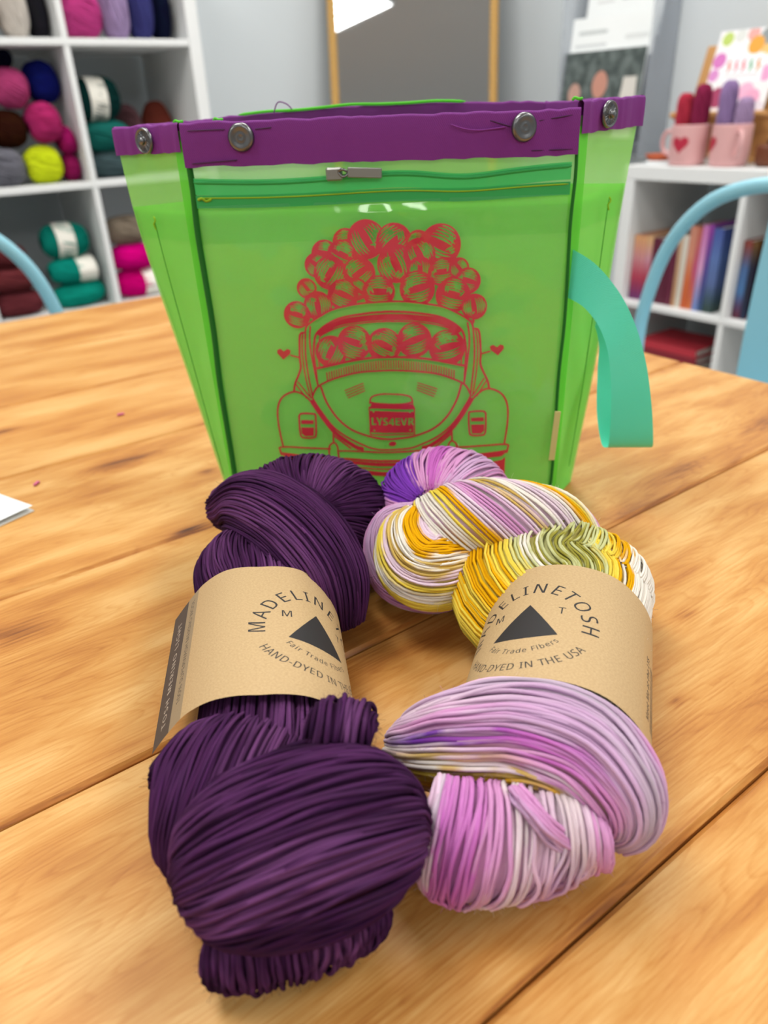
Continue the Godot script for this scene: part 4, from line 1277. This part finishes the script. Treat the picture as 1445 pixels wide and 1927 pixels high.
# ---------------------------------------------------------------- yarn shelf on wall_left
func yarn_shelf() -> void:
	var nf := 2.352
	var u0 := -0.36
	var u1 := 1.091
	var d := 0.388
	var t := thing("cube_shelf", "tall white cube shelf unit holding yarn against the wall", "shelf", room((u0 + u1) / 2, FLOOR, nf + d / 2), TURN)
	var w := u1 - u0
	var hs := 0.79 - FLOOR
	for s in [-1.0, 1.0]:
		part(t, "side_panel", block(Vector3(0.038, hs, d), 0.002), M.white, Vector3(s * (w / 2 - 0.019), hs / 2, 0))
	part(t, "top_panel", block(Vector3(w - 0.077, 0.038, d), 0.002), M.white, Vector3(0, hs - 0.019, 0))
	part(t, "bottom_panel", block(Vector3(w - 0.077, 0.09, d), 0.002), M.white, Vector3(0, 0.045, 0))
	for y in [-0.282, 0.064, 0.41]:
		part(t, "shelf_board", block(Vector3(w - 0.077, 0.017, d - 0.002), 0.0015), M.white, Vector3(0, y - FLOOR, 0))
	var ys := [-0.63, -0.282, 0.064, 0.41, 0.752]
	for u in [0.015, 0.361, 0.707]:
		for i in 4:
			var lo: float = ys[i] + 0.0087
			var hi: float = ys[i + 1] - 0.0087
			part(t, "divider", block(Vector3(0.017, hi - lo, d - 0.004), 0.0015), M.white, Vector3(u - (u0 + u1) / 2, (lo + hi) / 2 - FLOOR, 0))
	# balls: u, height of the shelf or ball below, n, half length, half height, colour, tilt, label, band
	var top := 0.4188
	var mid := 0.0728
	var low := -0.2732
	var list := [
		[0.522, top, 2.44, 0.046, 0.065, "8d6f4a", 1.5, "tan yarn ball beside the cream ball on the upper shelf", false],
		[0.610, top, 2.44, 0.036, 0.066, "cfc8c0", 1.5, "cream yarn ball standing on the upper shelf", false],
		[0.673, top, 2.455, 0.024, 0.066, "25242a", 1.5, "black yarn ball standing beside the cream one", false],
		[0.780, top, 2.44, 0.058, 0.06, "c5468c", 0.0, "bright pink yarn ball beside the lavender ball", false],
		[0.787, top + 0.121, 2.47, 0.055, 0.045, "b12c72", 0.0, "magenta yarn ball on top of the bright pink one", false],
		[0.878, top, 2.44, 0.037, 0.075, "a58fb8", 1.5, "lavender yarn ball standing on the upper shelf", false],
		[0.951, top, 2.44, 0.034, 0.072, "3e3f78", 1.5, "slate blue yarn ball beside the lavender one", false],
		[1.014, top, 2.45, 0.027, 0.072, "12162e", 1.5, "near black navy yarn ball at the end of the upper shelf", false],
		[0.496, mid, 2.44, 0.052, 0.046, "75757f", 0.0, "grey yarn ball beside the neon yellow ball", false],
		[0.600, mid, 2.44, 0.048, 0.047, "d9e829", 0.1, "neon yellow yarn ball on the middle shelf", false],
		[0.674, mid, 2.45, 0.0225, 0.035, "8f1c58", 0.0, "dark raspberry yarn ball beside the neon yellow ball", false],
		[0.674, mid + 0.070, 2.44, 0.0225, 0.036, "a31c66", 0.2, "raspberry yarn ball on the dark raspberry one", false],
		[0.532, mid + 0.095, 2.46, 0.048, 0.045, "3a1c12", 0.0, "dark brown yarn ball above the grey one", false],
		[0.624, mid + 0.103, 2.43, 0.044, 0.048, "b7316f", 0.2, "rose pink yarn ball above the neon yellow one", false],
		[0.560, mid + 0.190, 2.44, 0.044, 0.046, "b8477c", -0.1, "dusty pink yarn ball on the dark brown one", false],
		[0.652, mid + 0.200, 2.47, 0.043, 0.05, "1a2070", 0.2, "royal blue yarn ball above the rose pink ball", false],
		[0.545, mid + 0.282, 2.50, 0.05, 0.026, "10122a", 0.0, "midnight blue yarn ball above the dusty pink ball", false],
		[0.800, mid, 2.46, 0.075, 0.035, "46585c", 0.0, "slate striped yarn ball at the bottom of its cube", false],
		[0.798, mid + 0.07, 2.46, 0.07, 0.04, "1f6b63", 0.0, "sea green yarn ball under the dark teal one", false],
		[0.790, mid + 0.15, 2.46, 0.066, 0.055, "0f3a38", 0.15, "dark teal yarn ball with a pale paper band", true],
		[0.900, mid + 0.0, 2.56, 0.05, 0.095, "6b4a4f", 0.0, "brown mauve yarn ball in the half empty cube", false],
		[1.000, mid + 0.0, 2.56, 0.045, 0.098, "7a3b30", 0.0, "rust brown yarn ball in the half empty cube", false],
		[0.440, low, 2.44, 0.068, 0.035, "6d3238", 0.0, "maroon yarn ball, lowest of three in the pile", false],
		[0.436, low + 0.07, 2.44, 0.066, 0.033, "733539", 0.0, "maroon yarn ball, middle of three in the pile", false],
		[0.432, low + 0.135, 2.45, 0.062, 0.03, "642c31", 0.0, "maroon yarn ball on top of the pile", false],
		[0.618, low, 2.44, 0.076, 0.034, "12917f", 0.1, "teal yarn ball, lowest of three in its pile", false],
		[0.615, low + 0.068, 2.44, 0.07, 0.036, "139282", 0.0, "teal yarn ball with a paper band at its end, middle of the pile", true],
		[0.612, low + 0.14, 2.45, 0.068, 0.048, "0f8374", 0.0, "teal yarn ball with a white paper band, top of the pile", true],
		[0.806, low, 2.44, 0.075, 0.04, "d9087f", 0.0, "hot pink yarn ball with a white band at the bottom", true],
		[0.804, low + 0.08, 2.44, 0.07, 0.038, "da0a86", 0.0, "hot pink yarn ball under the beige one", false],
		[0.800, low + 0.156, 2.45, 0.064, 0.04, "8f8272", 0.0, "beige yarn ball on top of the hot pink pair", false],
	]
	var sd := 100
	for b in list:
		yarn_ball(b, sd)
		sd += 1

func yarn_ball(b: Array, sd: int) -> void:
	var hy: float = b[4]
	var hx: float = b[3]
	var t := thing("yarn_ball", b[7], "yarn ball", room(b[0], b[1], b[2]), TURN, "yarn balls on the cube shelf")
	var c := lin(b[5])
	var dye := [[0.0, [c]], [0.5, [c]]]
	var upright := absf(b[6]) > 1.0
	var ax := Vector3(0, 1, 0) if upright else Vector3(cos(b[6]), sin(b[6]), 0)
	var long := hy if upright else hx
	var short := hx if upright else hy
	var deep := 0.055
	var keys := []
	for k in [[-1.0, 0.35], [-0.86, 0.68], [-0.5, 0.94], [0.0, 1.0], [0.5, 0.94], [0.86, 0.68], [1.0, 0.35]]:
		keys.append([ax * long * k[0] * 0.97 + Vector3(0, hy, 0), short * k[1], deep * k[1]])
	var o := {"dye": dye, "yarn": 0.0024, "segs": 16, "sides": 4, "twist": 1.4, "seed": sd, "wide": Vector3(0, 1, 0) if not upright else Vector3(1, 0, 0), "face": Vector3(0, 0, 1), "tone": 0.25}
	stuff(part(t, "yarn_strands", coil(keys, o), M.yarn))
	if b[8]:
		var band := PackedVector3Array()
		var at := 0.45 if hx > 0.069 else -0.1
		for r in 2:
			for k in 25:
				var a := TAU * k / 24
				var s := (at + (r - 0.5) * 0.75) * hx
				band.append(Vector3(s, hy + (hy * 1.03 + 0.001) * sin(a), (deep * 1.03 + 0.001) * cos(a)))
		part(t, "paper_band", sheet(band, 2, 25), M.cream)

# ---------------------------------------------------------------- bookcase on wall_right
func book_shelf() -> void:
	var uf := 1.97
	var d := 0.388
	var n1 := 1.498
	var n0 := -0.27
	var t := thing("book_shelf", "low white cube bookcase filled with books along the wall", "shelf", room(uf + d / 2, FLOOR, (n0 + n1) / 2), TURN)
	var top := 0.052
	var hs := top - FLOOR
	var w := n1 - n0
	# local x = u, local z = -n
	part(t, "top_panel", block(Vector3(d, 0.038, w), 0.002), M.white, Vector3(0, hs - 0.019, 0))
	part(t, "bottom_panel", block(Vector3(d, 0.06, w - 0.078), 0.002), M.white, Vector3(0, 0.03, 0))
	part(t, "shelf_board", block(Vector3(d - 0.002, 0.017, w - 0.078), 0.0015), M.white, Vector3(0, -0.335 - FLOOR, 0))
	for s in [-1.0, 1.0]:
		part(t, "side_panel", block(Vector3(d, hs - 0.0385, 0.038), 0.002), M.white, Vector3(0, (hs - 0.0385) / 2, s * (w / 2 - 0.019)))
	for n in [1.122, 0.776, 0.43, 0.084]:
		for r in [[-0.659, -0.3437], [-0.3263, 0.0135]]:
			part(t, "divider", block(Vector3(d - 0.004, r[1] - r[0], 0.017), 0.0015), M.white, Vector3(0, (r[0] + r[1]) / 2 - FLOOR, -(n - (n0 + n1) / 2)))
	var sit := -0.3262
	var sunset := ["d8a070", "c98a8f", "b03a52", "6e2a66"]
	# n of the left side, thickness, height, spine colours, lean, label
	var y := 1.457
	var list := [
		[0.022, 0.188, sunset, "thick book with an orange to purple spine, next to the bookcase end"],
		[0.020, 0.186, sunset, "thick book with an orange to purple spine, second from the bookcase end"],
		[0.022, 0.188, ["d4a878", "c890a0", "a8384c", "5f2a68"], "thick book with an orange to purple spine, beside the maroon books"],
		[0.030, 0.184, ["5b1230"], "maroon book beside the orange and purple ones"],
		[0.028, 0.182, ["58112e"], "maroon book between the two other maroon books"],
		[0.024, 0.183, ["5e1432"], "maroon book beside the cream book"],
		[0.012, 0.196, ["c9a889", "b98a62"], "slim tan book beside the cream one"],
		[0.018, 0.200, ["d9d2c6", "cfcabc"], "cream spined book standing on the shelf"],
		[0.022, 0.226, ["c98872", "d08a70", "cf6a3c", "c45a2c"], "tall coral and orange spined book"],
		[0.014, 0.222, ["c06a58", "c4527c", "d2743c"], "slim red and pink spined book"],
		[0.018, 0.232, ["c878b8", "d8a0c8", "7088c0"], "tall pink and pale blue spined book"],
		[0.014, 0.236, ["8e3a9c", "5a4a98", "34507c"], "slim violet spined book"],
		[0.030, 0.228, ["4a5ea6", "5c78b4", "5a6ea2", "2c4440"], "wide blue spined book beside the divider"],
	]
	for b in list:
		book(2.0, sit, y - b[0] / 2, b[0], b[1], 0.17, b[2], 0.0, b[3], "books in the bookcase")
		y -= b[0] + 0.0008
	y = 1.111
	for b in [
		[0.024, 0.205, ["8a4038", "4a6a9c", "4a78ac", "5a2038"], "blue spined book with a rust top beside the divider"],
		[0.014, 0.206, ["6a4a20", "1c2038", "202438", "1c2a48"], "near black spined book with a brown top"],
	]:
		book(2.0, sit, y - b[0] / 2, b[0], b[1], 0.17, b[2], 0.0, b[3], "books in the bookcase")
		y -= b[0] + 0.0008
	book(2.0, sit, 1.060, 0.016, 0.215, 0.17, ["9c3434"], 0.30, "brick red book leaning against a blue spined one", "books in the bookcase")
	y = 0.982
	for b in [[0.020, 0.208, ["8c3038", "3c64a0", "3a5e98", "203a60"], "blue spined book with a red top"], [0.016, 0.204, ["3a2820", "14182a"], "black spined book beside the white one"], [0.03, 0.2, ["c8c4bc"], "white spined book beside the black one"], [0.026, 0.21, ["44607c"], "steel blue spined book beyond the white one"], [0.03, 0.19, ["7c5a3c"], "brown spined book at the end of the second cube"]]:
		book(2.0, sit, y - b[0] / 2, b[0], b[1], 0.17, b[2], 0.0, b[3], "books in the bookcase")
		y -= b[0] + 0.0008
	# lying books under the shelf board
	var h := -0.6590
	for b in [[0.03, 0.25, "38605c", "dark teal book at the bottom of the flat pile"], [0.035, 0.26, "2a3430", "black green book in the flat pile"], [0.03, 0.24, "5a6a3c", "olive book in the flat pile"], [0.03, 0.25, "2f8480", "turquoise book under the red ones in the flat pile"], [0.022, 0.23, "3a7c7c", "blue green book in the flat pile"], [0.028, 0.21, "b02838", "red book near the top of the flat pile"], [0.02, 0.21, "8a2030", "dark red book near the top of the flat pile"], [0.024, 0.2, "c03040", "bright red book on top of the flat pile"]]:
		var t2 := thing("book", b[3], "book", room(2.085, h, 1.30), TURN + 0.02 * sin(h * 90.0), "books lying in a pile")
		book_parts(t2, Vector3(0.17, b[0] - 0.0006, b[1]), [b[2]], true)
		h += b[0]

func book(u: float, y: float, n: float, thick: float, tall: float, deep: float, cols: Array, lean: float, label: String, group: String) -> void:
	var t := thing("book", label, "book", room(u + deep / 2, y + sin(absf(lean)) * thick / 2, n), TURN, group)
	if lean != 0.0:
		t.basis = Basis(Vector3.UP, TURN) * Basis(Vector3.RIGHT, lean)
	book_parts(t, Vector3(deep, tall, thick), cols, false)

# size: x depth (spine at -x), y height, z thickness; a lying book has its boards above and below
func book_parts(t: Node3D, size: Vector3, cols: Array, lying: bool) -> void:
	var m: StandardMaterial3D
	if cols.size() == 1:
		m = mat(Color(cols[0]), 0.5)
	else:
		var g := Gradient.new()
		g.offsets = PackedFloat32Array()
		g.colors = PackedColorArray()
		for i in cols.size():
			g.add_point(0.04 + 0.92 * i / (cols.size() - 1.0), Color(cols[i]))
		var gt := GradientTexture2D.new()
		gt.gradient = g
		gt.width = 8
		gt.height = 128
		gt.fill_from = Vector2(0, 0)
		gt.fill_to = Vector2(0, 1)
		m = mat(Color(1, 1, 1), 0.5, {"albedo_texture": gt, "uv1_triplanar": true, "uv1_scale": Vector3(1, 1.0 / size.y, 1), "uv1_offset": Vector3(0, 0.5, 0)})
	var mid := Vector3(0, size.y / 2, 0)
	if lying:
		part(t, "cover", block(Vector3(size.x, 0.0025, size.z), 0.0006), m, Vector3(0, 0.00125, 0))
		part(t, "cover", block(Vector3(size.x, 0.0025, size.z), 0.0006), m, Vector3(0, size.y - 0.00125, 0))
		part(t, "spine", block(Vector3(0.0025, size.y - 0.0052, size.z), 0.0006), m, mid + Vector3(-size.x / 2 + 0.00125, 0, 0))
		part(t, "pages", block(Vector3(size.x - 0.008, size.y - 0.0052, size.z - 0.008), 0.0006), M.cream, mid + Vector3(0.001, 0, 0))
	else:
		for s in [-1.0, 1.0]:
			part(t, "cover", block(Vector3(size.x, size.y, 0.0018), 0.0005), m, mid + Vector3(0, 0, s * (size.z / 2 - 0.0009)))
		part(t, "spine", block(Vector3(0.0025, size.y, size.z - 0.0038), 0.0006), m, mid + Vector3(-size.x / 2 + 0.00125, 0, 0))
		part(t, "pages", block(Vector3(size.x - 0.008, size.y - 0.008, size.z - 0.004), 0.0004), M.cream, mid + Vector3(0.001, 0, 0))

# ---------------------------------------------------------------- things on the bookcase
func heart_shape(size: float) -> PackedVector2Array:
	var o := PackedVector2Array()
	for k in 36:
		var a := TAU * k / 36
		o.append(Vector2(16.0 * pow(sin(a), 3), 13 * cos(a) - 5 * cos(2 * a) - 2 * cos(3 * a) - cos(4 * a)) / 34.0 * size)
	return o

func mug(u: float, n: float, turn: float, hand: float, label: String) -> void:
	var t := thing("mug", label, "mug", room(u, 0.052, n), TURN + turn, "heart mugs on the bookcase")
	var pinkish := mat(Color(0.86, 0.66, 0.66), 0.35)
	part(t, "body", lathe([Vector2(0.0, 0.002), Vector2(0.04, 0.0), Vector2(0.047, 0.004), Vector2(0.05, 0.03), Vector2(0.05, 0.098), Vector2(0.0485, 0.101), Vector2(0.046, 0.098), Vector2(0.046, 0.01), Vector2(0.0, 0.008)], 36), pinkish)
	part(t, "handle", tube([Vector3(0, 0.082, hand * 0.046), Vector3(0, 0.084, hand * 0.066), Vector3(0, 0.066, hand * 0.078), Vector3(0, 0.038, hand * 0.074), Vector3(0, 0.022, hand * 0.047)], 0.006, 20, 8), pinkish)
	# printed heart wrapped on the side that looks into the room
	var hs := heart_shape(0.05)
	var p := PackedVector3Array()
	var nn := PackedVector3Array()
	var idx := PackedInt32Array()
	for r in [0.0, 0.5, 1.0]:
		for q in hs:
			var a: float = q.x * r / 0.0506
			p.append(Vector3(-cos(a) * 0.0506, 0.055 + q.y * r, sin(a) * 0.0506))
			nn.append(Vector3(-cos(a), 0, sin(a)))
	for r in 2:
		for k in 36:
			var a := r * 36 + k
			var b := r * 36 + (k + 1) % 36
			idx.append_array([a, b, a + 36, b, b + 36, a + 36])
	part(t, "printed_heart", arrays_mesh(p, nn, idx), mat(Color(0.72, 0.14, 0.25), 0.4))

func mini_skein(at: Vector3, lean: float, hgt: float, hex: String, label: String, sd: int) -> void:
	var t := thing("mini_skein", label, "yarn skein", at, TURN, "small skeins standing in the mugs")
	var c := lin(hex)
	var ks := []
	for k in [[0.0, 0.012], [0.12, 0.017], [0.4, 0.020], [0.75, 0.0215], [0.93, 0.019], [1.0, 0.009]]:
		ks.append([Vector3(0, hgt * k[0] + 0.0, lean * k[0]), k[1], k[1]])
	stuff(part(t, "yarn_strands", coil(ks, {"dye": [[0.0, [c]], [0.5, [c]]], "yarn": 0.0013, "segs": 18, "sides": 4, "twist": 4.0, "seed": sd, "face": Vector3(-1, 0, 0)}), M.yarn))

func shelf_top_things() -> void:
	mug(2.035, 1.343, 0.1, -1.0, "pale pink mug with a red heart holding a coral skein")
	mug(2.045, 1.225, -0.7, 1.0, "pale pink mug with a red heart turned towards its neighbour")
	mini_skein(room(2.03, 0.063, 1.366), 0.0, 0.165, "b8384c", "coral red small skein standing in the pink mug", 71)
	mini_skein(room(2.038, 0.063, 1.321), 0.0, 0.185, "8f2c50", "plum small skein behind the coral one in the mug", 72)
	mini_skein(room(2.04, 0.063, 1.248), 0.0, 0.19, "9a80b0", "lilac small skein standing in the second mug", 73)
	mini_skein(room(2.05, 0.063, 1.203), 0.0, 0.15, "a88fb4", "pale lilac small skein in the second mug", 74)
	# wooden display stand with a sheet of stickers
	stand(2.17, 1.325, "wooden display stand holding the sticker sheet", 0.27)
	sticker_sheet()
	stand(2.15, 1.065, "wooden display stand beside the sticker sheet", 0.16)
	var p := thing("paper_stack", "loose white papers on the bookcase corner", "paper", room(2.05, 0.0523, 1.44), TURN + 0.3)
	for k in 3:
		part(p, "sheet", block(Vector3(0.11, 0.0016, 0.075), 0.0004), M.paper, Vector3(0.002 * k, 0.001 + k * 0.0018, 0), Vector3(0, 0.12 * k, 0))
	var o := thing("clay_dish", "small orange dish behind the papers", "dish", room(2.10, 0.0523, 1.475), TURN)
	part(o, "bowl", lathe([Vector2(0.0, 0.003), Vector2(0.025, 0.0), Vector2(0.04, 0.014), Vector2(0.042, 0.022), Vector2(0.038, 0.02), Vector2(0.022, 0.007), Vector2(0.0, 0.006)], 24), mat(Color(0.76, 0.36, 0.2), 0.6))
	var j := thing("wooden_jar", "round brown wooden jar beside the second mug", "jar", room(2.06, 0.0523, 1.125), TURN)
	part(j, "pot", lathe([Vector2(0.0, 0.0), Vector2(0.024, 0.0), Vector2(0.03, 0.012), Vector2(0.03, 0.045), Vector2(0.027, 0.052), Vector2(0.0, 0.054)], 24), mat(Color(0.4, 0.2, 0.08), 0.5))
	part(j, "lid_knob", lathe([Vector2(0.0, 0.054), Vector2(0.006, 0.054), Vector2(0.009, 0.062), Vector2(0.0, 0.068)], 16), mat(Color(0.4, 0.2, 0.08), 0.5))
	literature_holder()

func stand(u: float, n: float, label: String, wide: float) -> void:
	var t := thing("display_stand", label, "stand", room(u, 0.0522, n), TURN)
	var wood := mat(Color(0.76, 0.56, 0.33), 0.55)
	var lean := 0.30
	var b := part(t, "back_board", block(Vector3(0.012, 0.29, wide), 0.003), wood, Vector3(0.032, 0.152, 0), Vector3(0, 0, -lean))
	b.rotation = Vector3(0, 0, -lean)
	part(t, "ledge", block(Vector3(0.05, 0.014, wide + 0.02), 0.003), wood, Vector3(-0.035, 0.116, 0), Vector3(0, 0, -lean))
	for s in [-1.0, 1.0]:
		part(t, "foot", block(Vector3(0.13, 0.016, 0.016), 0.003), wood, Vector3(0.035, 0.008, s * wide * 0.4))

func sticker_sheet() -> void:
	# a card printed with bright patches, standing on the ledge of the wooden stand
	var k := 1200.0
	var im := Image.create(288, 312, false, Image.FORMAT_RGB8)
	im.fill(Color8(240, 238, 240))
	var dots := [[40, 30, 26, "b9cf6a"], [95, 22, 24, "d9dcd8"], [150, 18, 26, "e3a7a0"], [215, 30, 34, "8e9698"], [262, 22, 26, "6f7a7c"], [175, 60, 34, "eaa43c"], [225, 80, 22, "ecc27a"], [262, 110, 20, "e8e4e0"], [30, 110, 30, "d277bd"], [22, 165, 24, "d58cc8"], [255, 165, 30, "e4a3cc"], [22, 215, 24, "f2f2f2"], [20, 262, 26, "a4d27a"], [70, 250, 40, "a23a62"], [130, 262, 34, "e79bb4"], [190, 230, 34, "efb5d2"], [225, 255, 34, "e9a8c8"], [215, 290, 20, "ecd83e"], [262, 290, 24, "ddd6e2"], [150, 295, 24, "c79ad0"]]
	for d in dots:
		disc(im, Vector2(d[0], d[1]), d[2], Color(d[3]))
	fill_poly(im, PackedVector2Array([Vector2(62, 92), Vector2(230, 92), Vector2(238, 190), Vector2(58, 190)]), Color8(246, 246, 250))
	var bars := ["dd6a5c", "e77a8c", "dd5c6c", "55a878", "e08a44"]
	for i in 5:
		stroke(im, [Vector2(82 + i * 32, 112), Vector2(76 + i * 32, 128), Vector2(88 + i * 32, 136), Vector2(80 + i * 32, 152)], 9.0, Color(bars[i]))
	for i in 7:
		stroke(im, [Vector2(72 + i * 22, 170), Vector2(86 + i * 22, 170)], 5.0, Color8(176, 176, 180))
	var t := thing("sticker_sheet", "white card of colourful stickers standing on the wooden stand", "card", room(2.151, 0.173, 1.310), TURN)
	var m := mat(Color(1, 1, 1), 0.5, {"albedo_texture": ImageTexture.create_from_image(im)})
	t.basis = Basis(Vector3.UP, TURN) * Basis(Vector3.BACK, -0.30)
	part(t, "card", block(Vector3(0.0015, 0.21, 0.192), 0.0003), M.paper, Vector3(0, 0.105, 0))
	part(t, "printed_face", sheet_fn(2, 2, func(s: float, q: float) -> Vector3: return Vector3(-0.0012, lerpf(0.209, 0.001, q), lerpf(-0.095, 0.095, s))), m)

func literature_holder() -> void:
	# tiered rack on wall_right with white cards above and a photo leaflet below
	var t := thing("leaflet_rack", "clear leaflet rack on the wall with white cards and a photo leaflet", "leaflet rack", room(2.38, 0.0, 1.84), TURN)
	var clear := mat(Color(0.75, 0.78, 0.82, 0.35), 0.15)
	part(t, "back_plate", block(Vector3(0.004, 0.62, 0.36), 0.001), clear, Vector3(-0.004, 0.36, 0))
	for s in [-1.0, 1.0]:
		part(t, "side_plate", block(Vector3(0.13, 0.62, 0.004), 0.001), clear, Vector3(-0.071, 0.36, s * 0.178))
	# leaflets: card with printed grey lines; upper pair and photo leaflet
	var rows := [[-0.045, 0.50, 0.22, 0.30, 0], [-0.085, 0.40, 0.12, 0.335, 1], [-0.115, 0.235, 0.26, 0.335, 2]]
	for r in rows:
		var lf := part(t, "leaflet", block(Vector3(0.003, r[2], r[3]), 0.0005), M.paper, Vector3(r[0], r[1], -0.01 * r[4]), Vector3(0, 0, -0.12))
		part(lf, "printed_face", sheet_fn(2, 2, func(s: float, q: float) -> Vector3: return Vector3(-0.0018, (0.5 - q) * r[2] * 0.99, (s - 0.5) * r[3] * 0.99)), mat(Color(1, 1, 1), 0.5, {"albedo_texture": leaflet_art(r[4])}))
	part(t, "shelf_lip", block(Vector3(0.12, 0.004, 0.352), 0.001), clear, Vector3(-0.066, 0.09, 0))

func leaflet_art(kind: int) -> ImageTexture:
	var im := Image.create(256, 192, false, Image.FORMAT_RGB8)
	im.fill(Color8(242, 246, 246))
	if kind < 2:
		if kind == 0:
			im.fill_rect(Rect2i(10, 0, 236, 26), Color8(238, 214, 120))
			stroke(im, [Vector2(40, 66), Vector2(100, 66)], 8, Color8(206, 210, 210))
			stroke(im, [Vector2(120, 92), Vector2(176, 92)], 8, Color8(186, 188, 190))
			stroke(im, [Vector2(36, 96), Vector2(90, 96)], 7, Color8(222, 224, 224))
			stroke(im, [Vector2(190, 92), Vector2(228, 92)], 7, Color8(222, 224, 224))
			stroke(im, [Vector2(66, 136), Vector2(190, 136)], 12, Color8(206, 208, 212))
		else:
			stroke(im, [Vector2(30, 70), Vector2(106, 70)], 18, Color8(196, 202, 202))
			stroke(im, [Vector2(20, 130), Vector2(110, 130)], 14, Color8(206, 210, 212))
			stroke(im, [Vector2(180, 106), Vector2(232, 106)], 22, Color8(222, 226, 226))
	else:
		# dark leafy photograph of two people outdoors, only soft patches
		var a := noise_bytes(256, 192, 0.03, 5)
		for y in 192:
			for x in 256:
				var v := a[y * 256 + x]
				im.set_pixel(x, y, Color8(52 + v / 4, 62 + v / 4, 60 + v / 4))
		disc(im, Vector2(128, 74), 24, Color8(196, 140, 122), 30)
		disc(im, Vector2(48, 92), 20, Color8(190, 150, 136), 24)
		fill_poly(im, PackedVector2Array([Vector2(80, 120), Vector2(176, 120), Vector2(196, 192), Vector2(60, 192)]), Color8(140, 120, 126))
		fill_poly(im, PackedVector2Array([Vector2(200, 60), Vector2(240, 60), Vector2(250, 192), Vector2(190, 192)]), Color8(214, 210, 202))
	return ImageTexture.create_from_image(im)

# ---------------------------------------------------------------- mirror in the corner
func standing_mirror() -> void:
	var yaw := -0.055
	var lean := 0.17
	var t := thing("rope_mirror", "tall mirror with a twisted rope border leaning in the room corner", "mirror", Vector3(0.166, FLOOR, -2.94))
	t.basis = Basis(Vector3.UP, yaw) * Basis(Vector3.RIGHT, -lean)
	var w := 0.575
	var h := 1.62
	part(t, "glass", block(Vector3(w, h, 0.006), 0.001), mat(Color(0.80, 0.82, 0.83), 0.02, {"metallic": 1.0}), Vector3(0, h / 2 + 0.02, 0))
	part(t, "backing", block(Vector3(w, h, 0.012), 0.001), mat(Color(0.4, 0.3, 0.2), 0.8), Vector3(0, h / 2 + 0.02, -0.0095))
	var rope := mat(Color(0.78, 0.62, 0.36), 0.85)
	for k in 3:
		for run in [[Vector3(-w / 2, 0.01, 0.004), Vector3(-w / 2, h + 0.03, 0.004)], [Vector3(w / 2, 0.01, 0.004), Vector3(w / 2, h + 0.03, 0.004)], [Vector3(-w / 2, 0.015, 0.004), Vector3(w / 2, 0.015, 0.004)], [Vector3(-w / 2, h + 0.025, 0.004), Vector3(w / 2, h + 0.025, 0.004)]]:
			var d: Vector3 = (run[1] - run[0]).normalized()
			var e := d.cross(Vector3.BACK)
			var long: float = run[0].distance_to(run[1])
			var turns := int(long / 0.055)
			var pts := []
			for i in turns * 6 + 1:
				var a := TAU * (i / 6.0 + k / 3.0)
				pts.append(run[0].lerp(run[1], float(i) / (turns * 6)) + (e * cos(a) + Vector3.BACK * sin(a)) * 0.0085)
			part(t, "rope_strand", tube(pts, 0.0085, turns * 8, 6), rope)
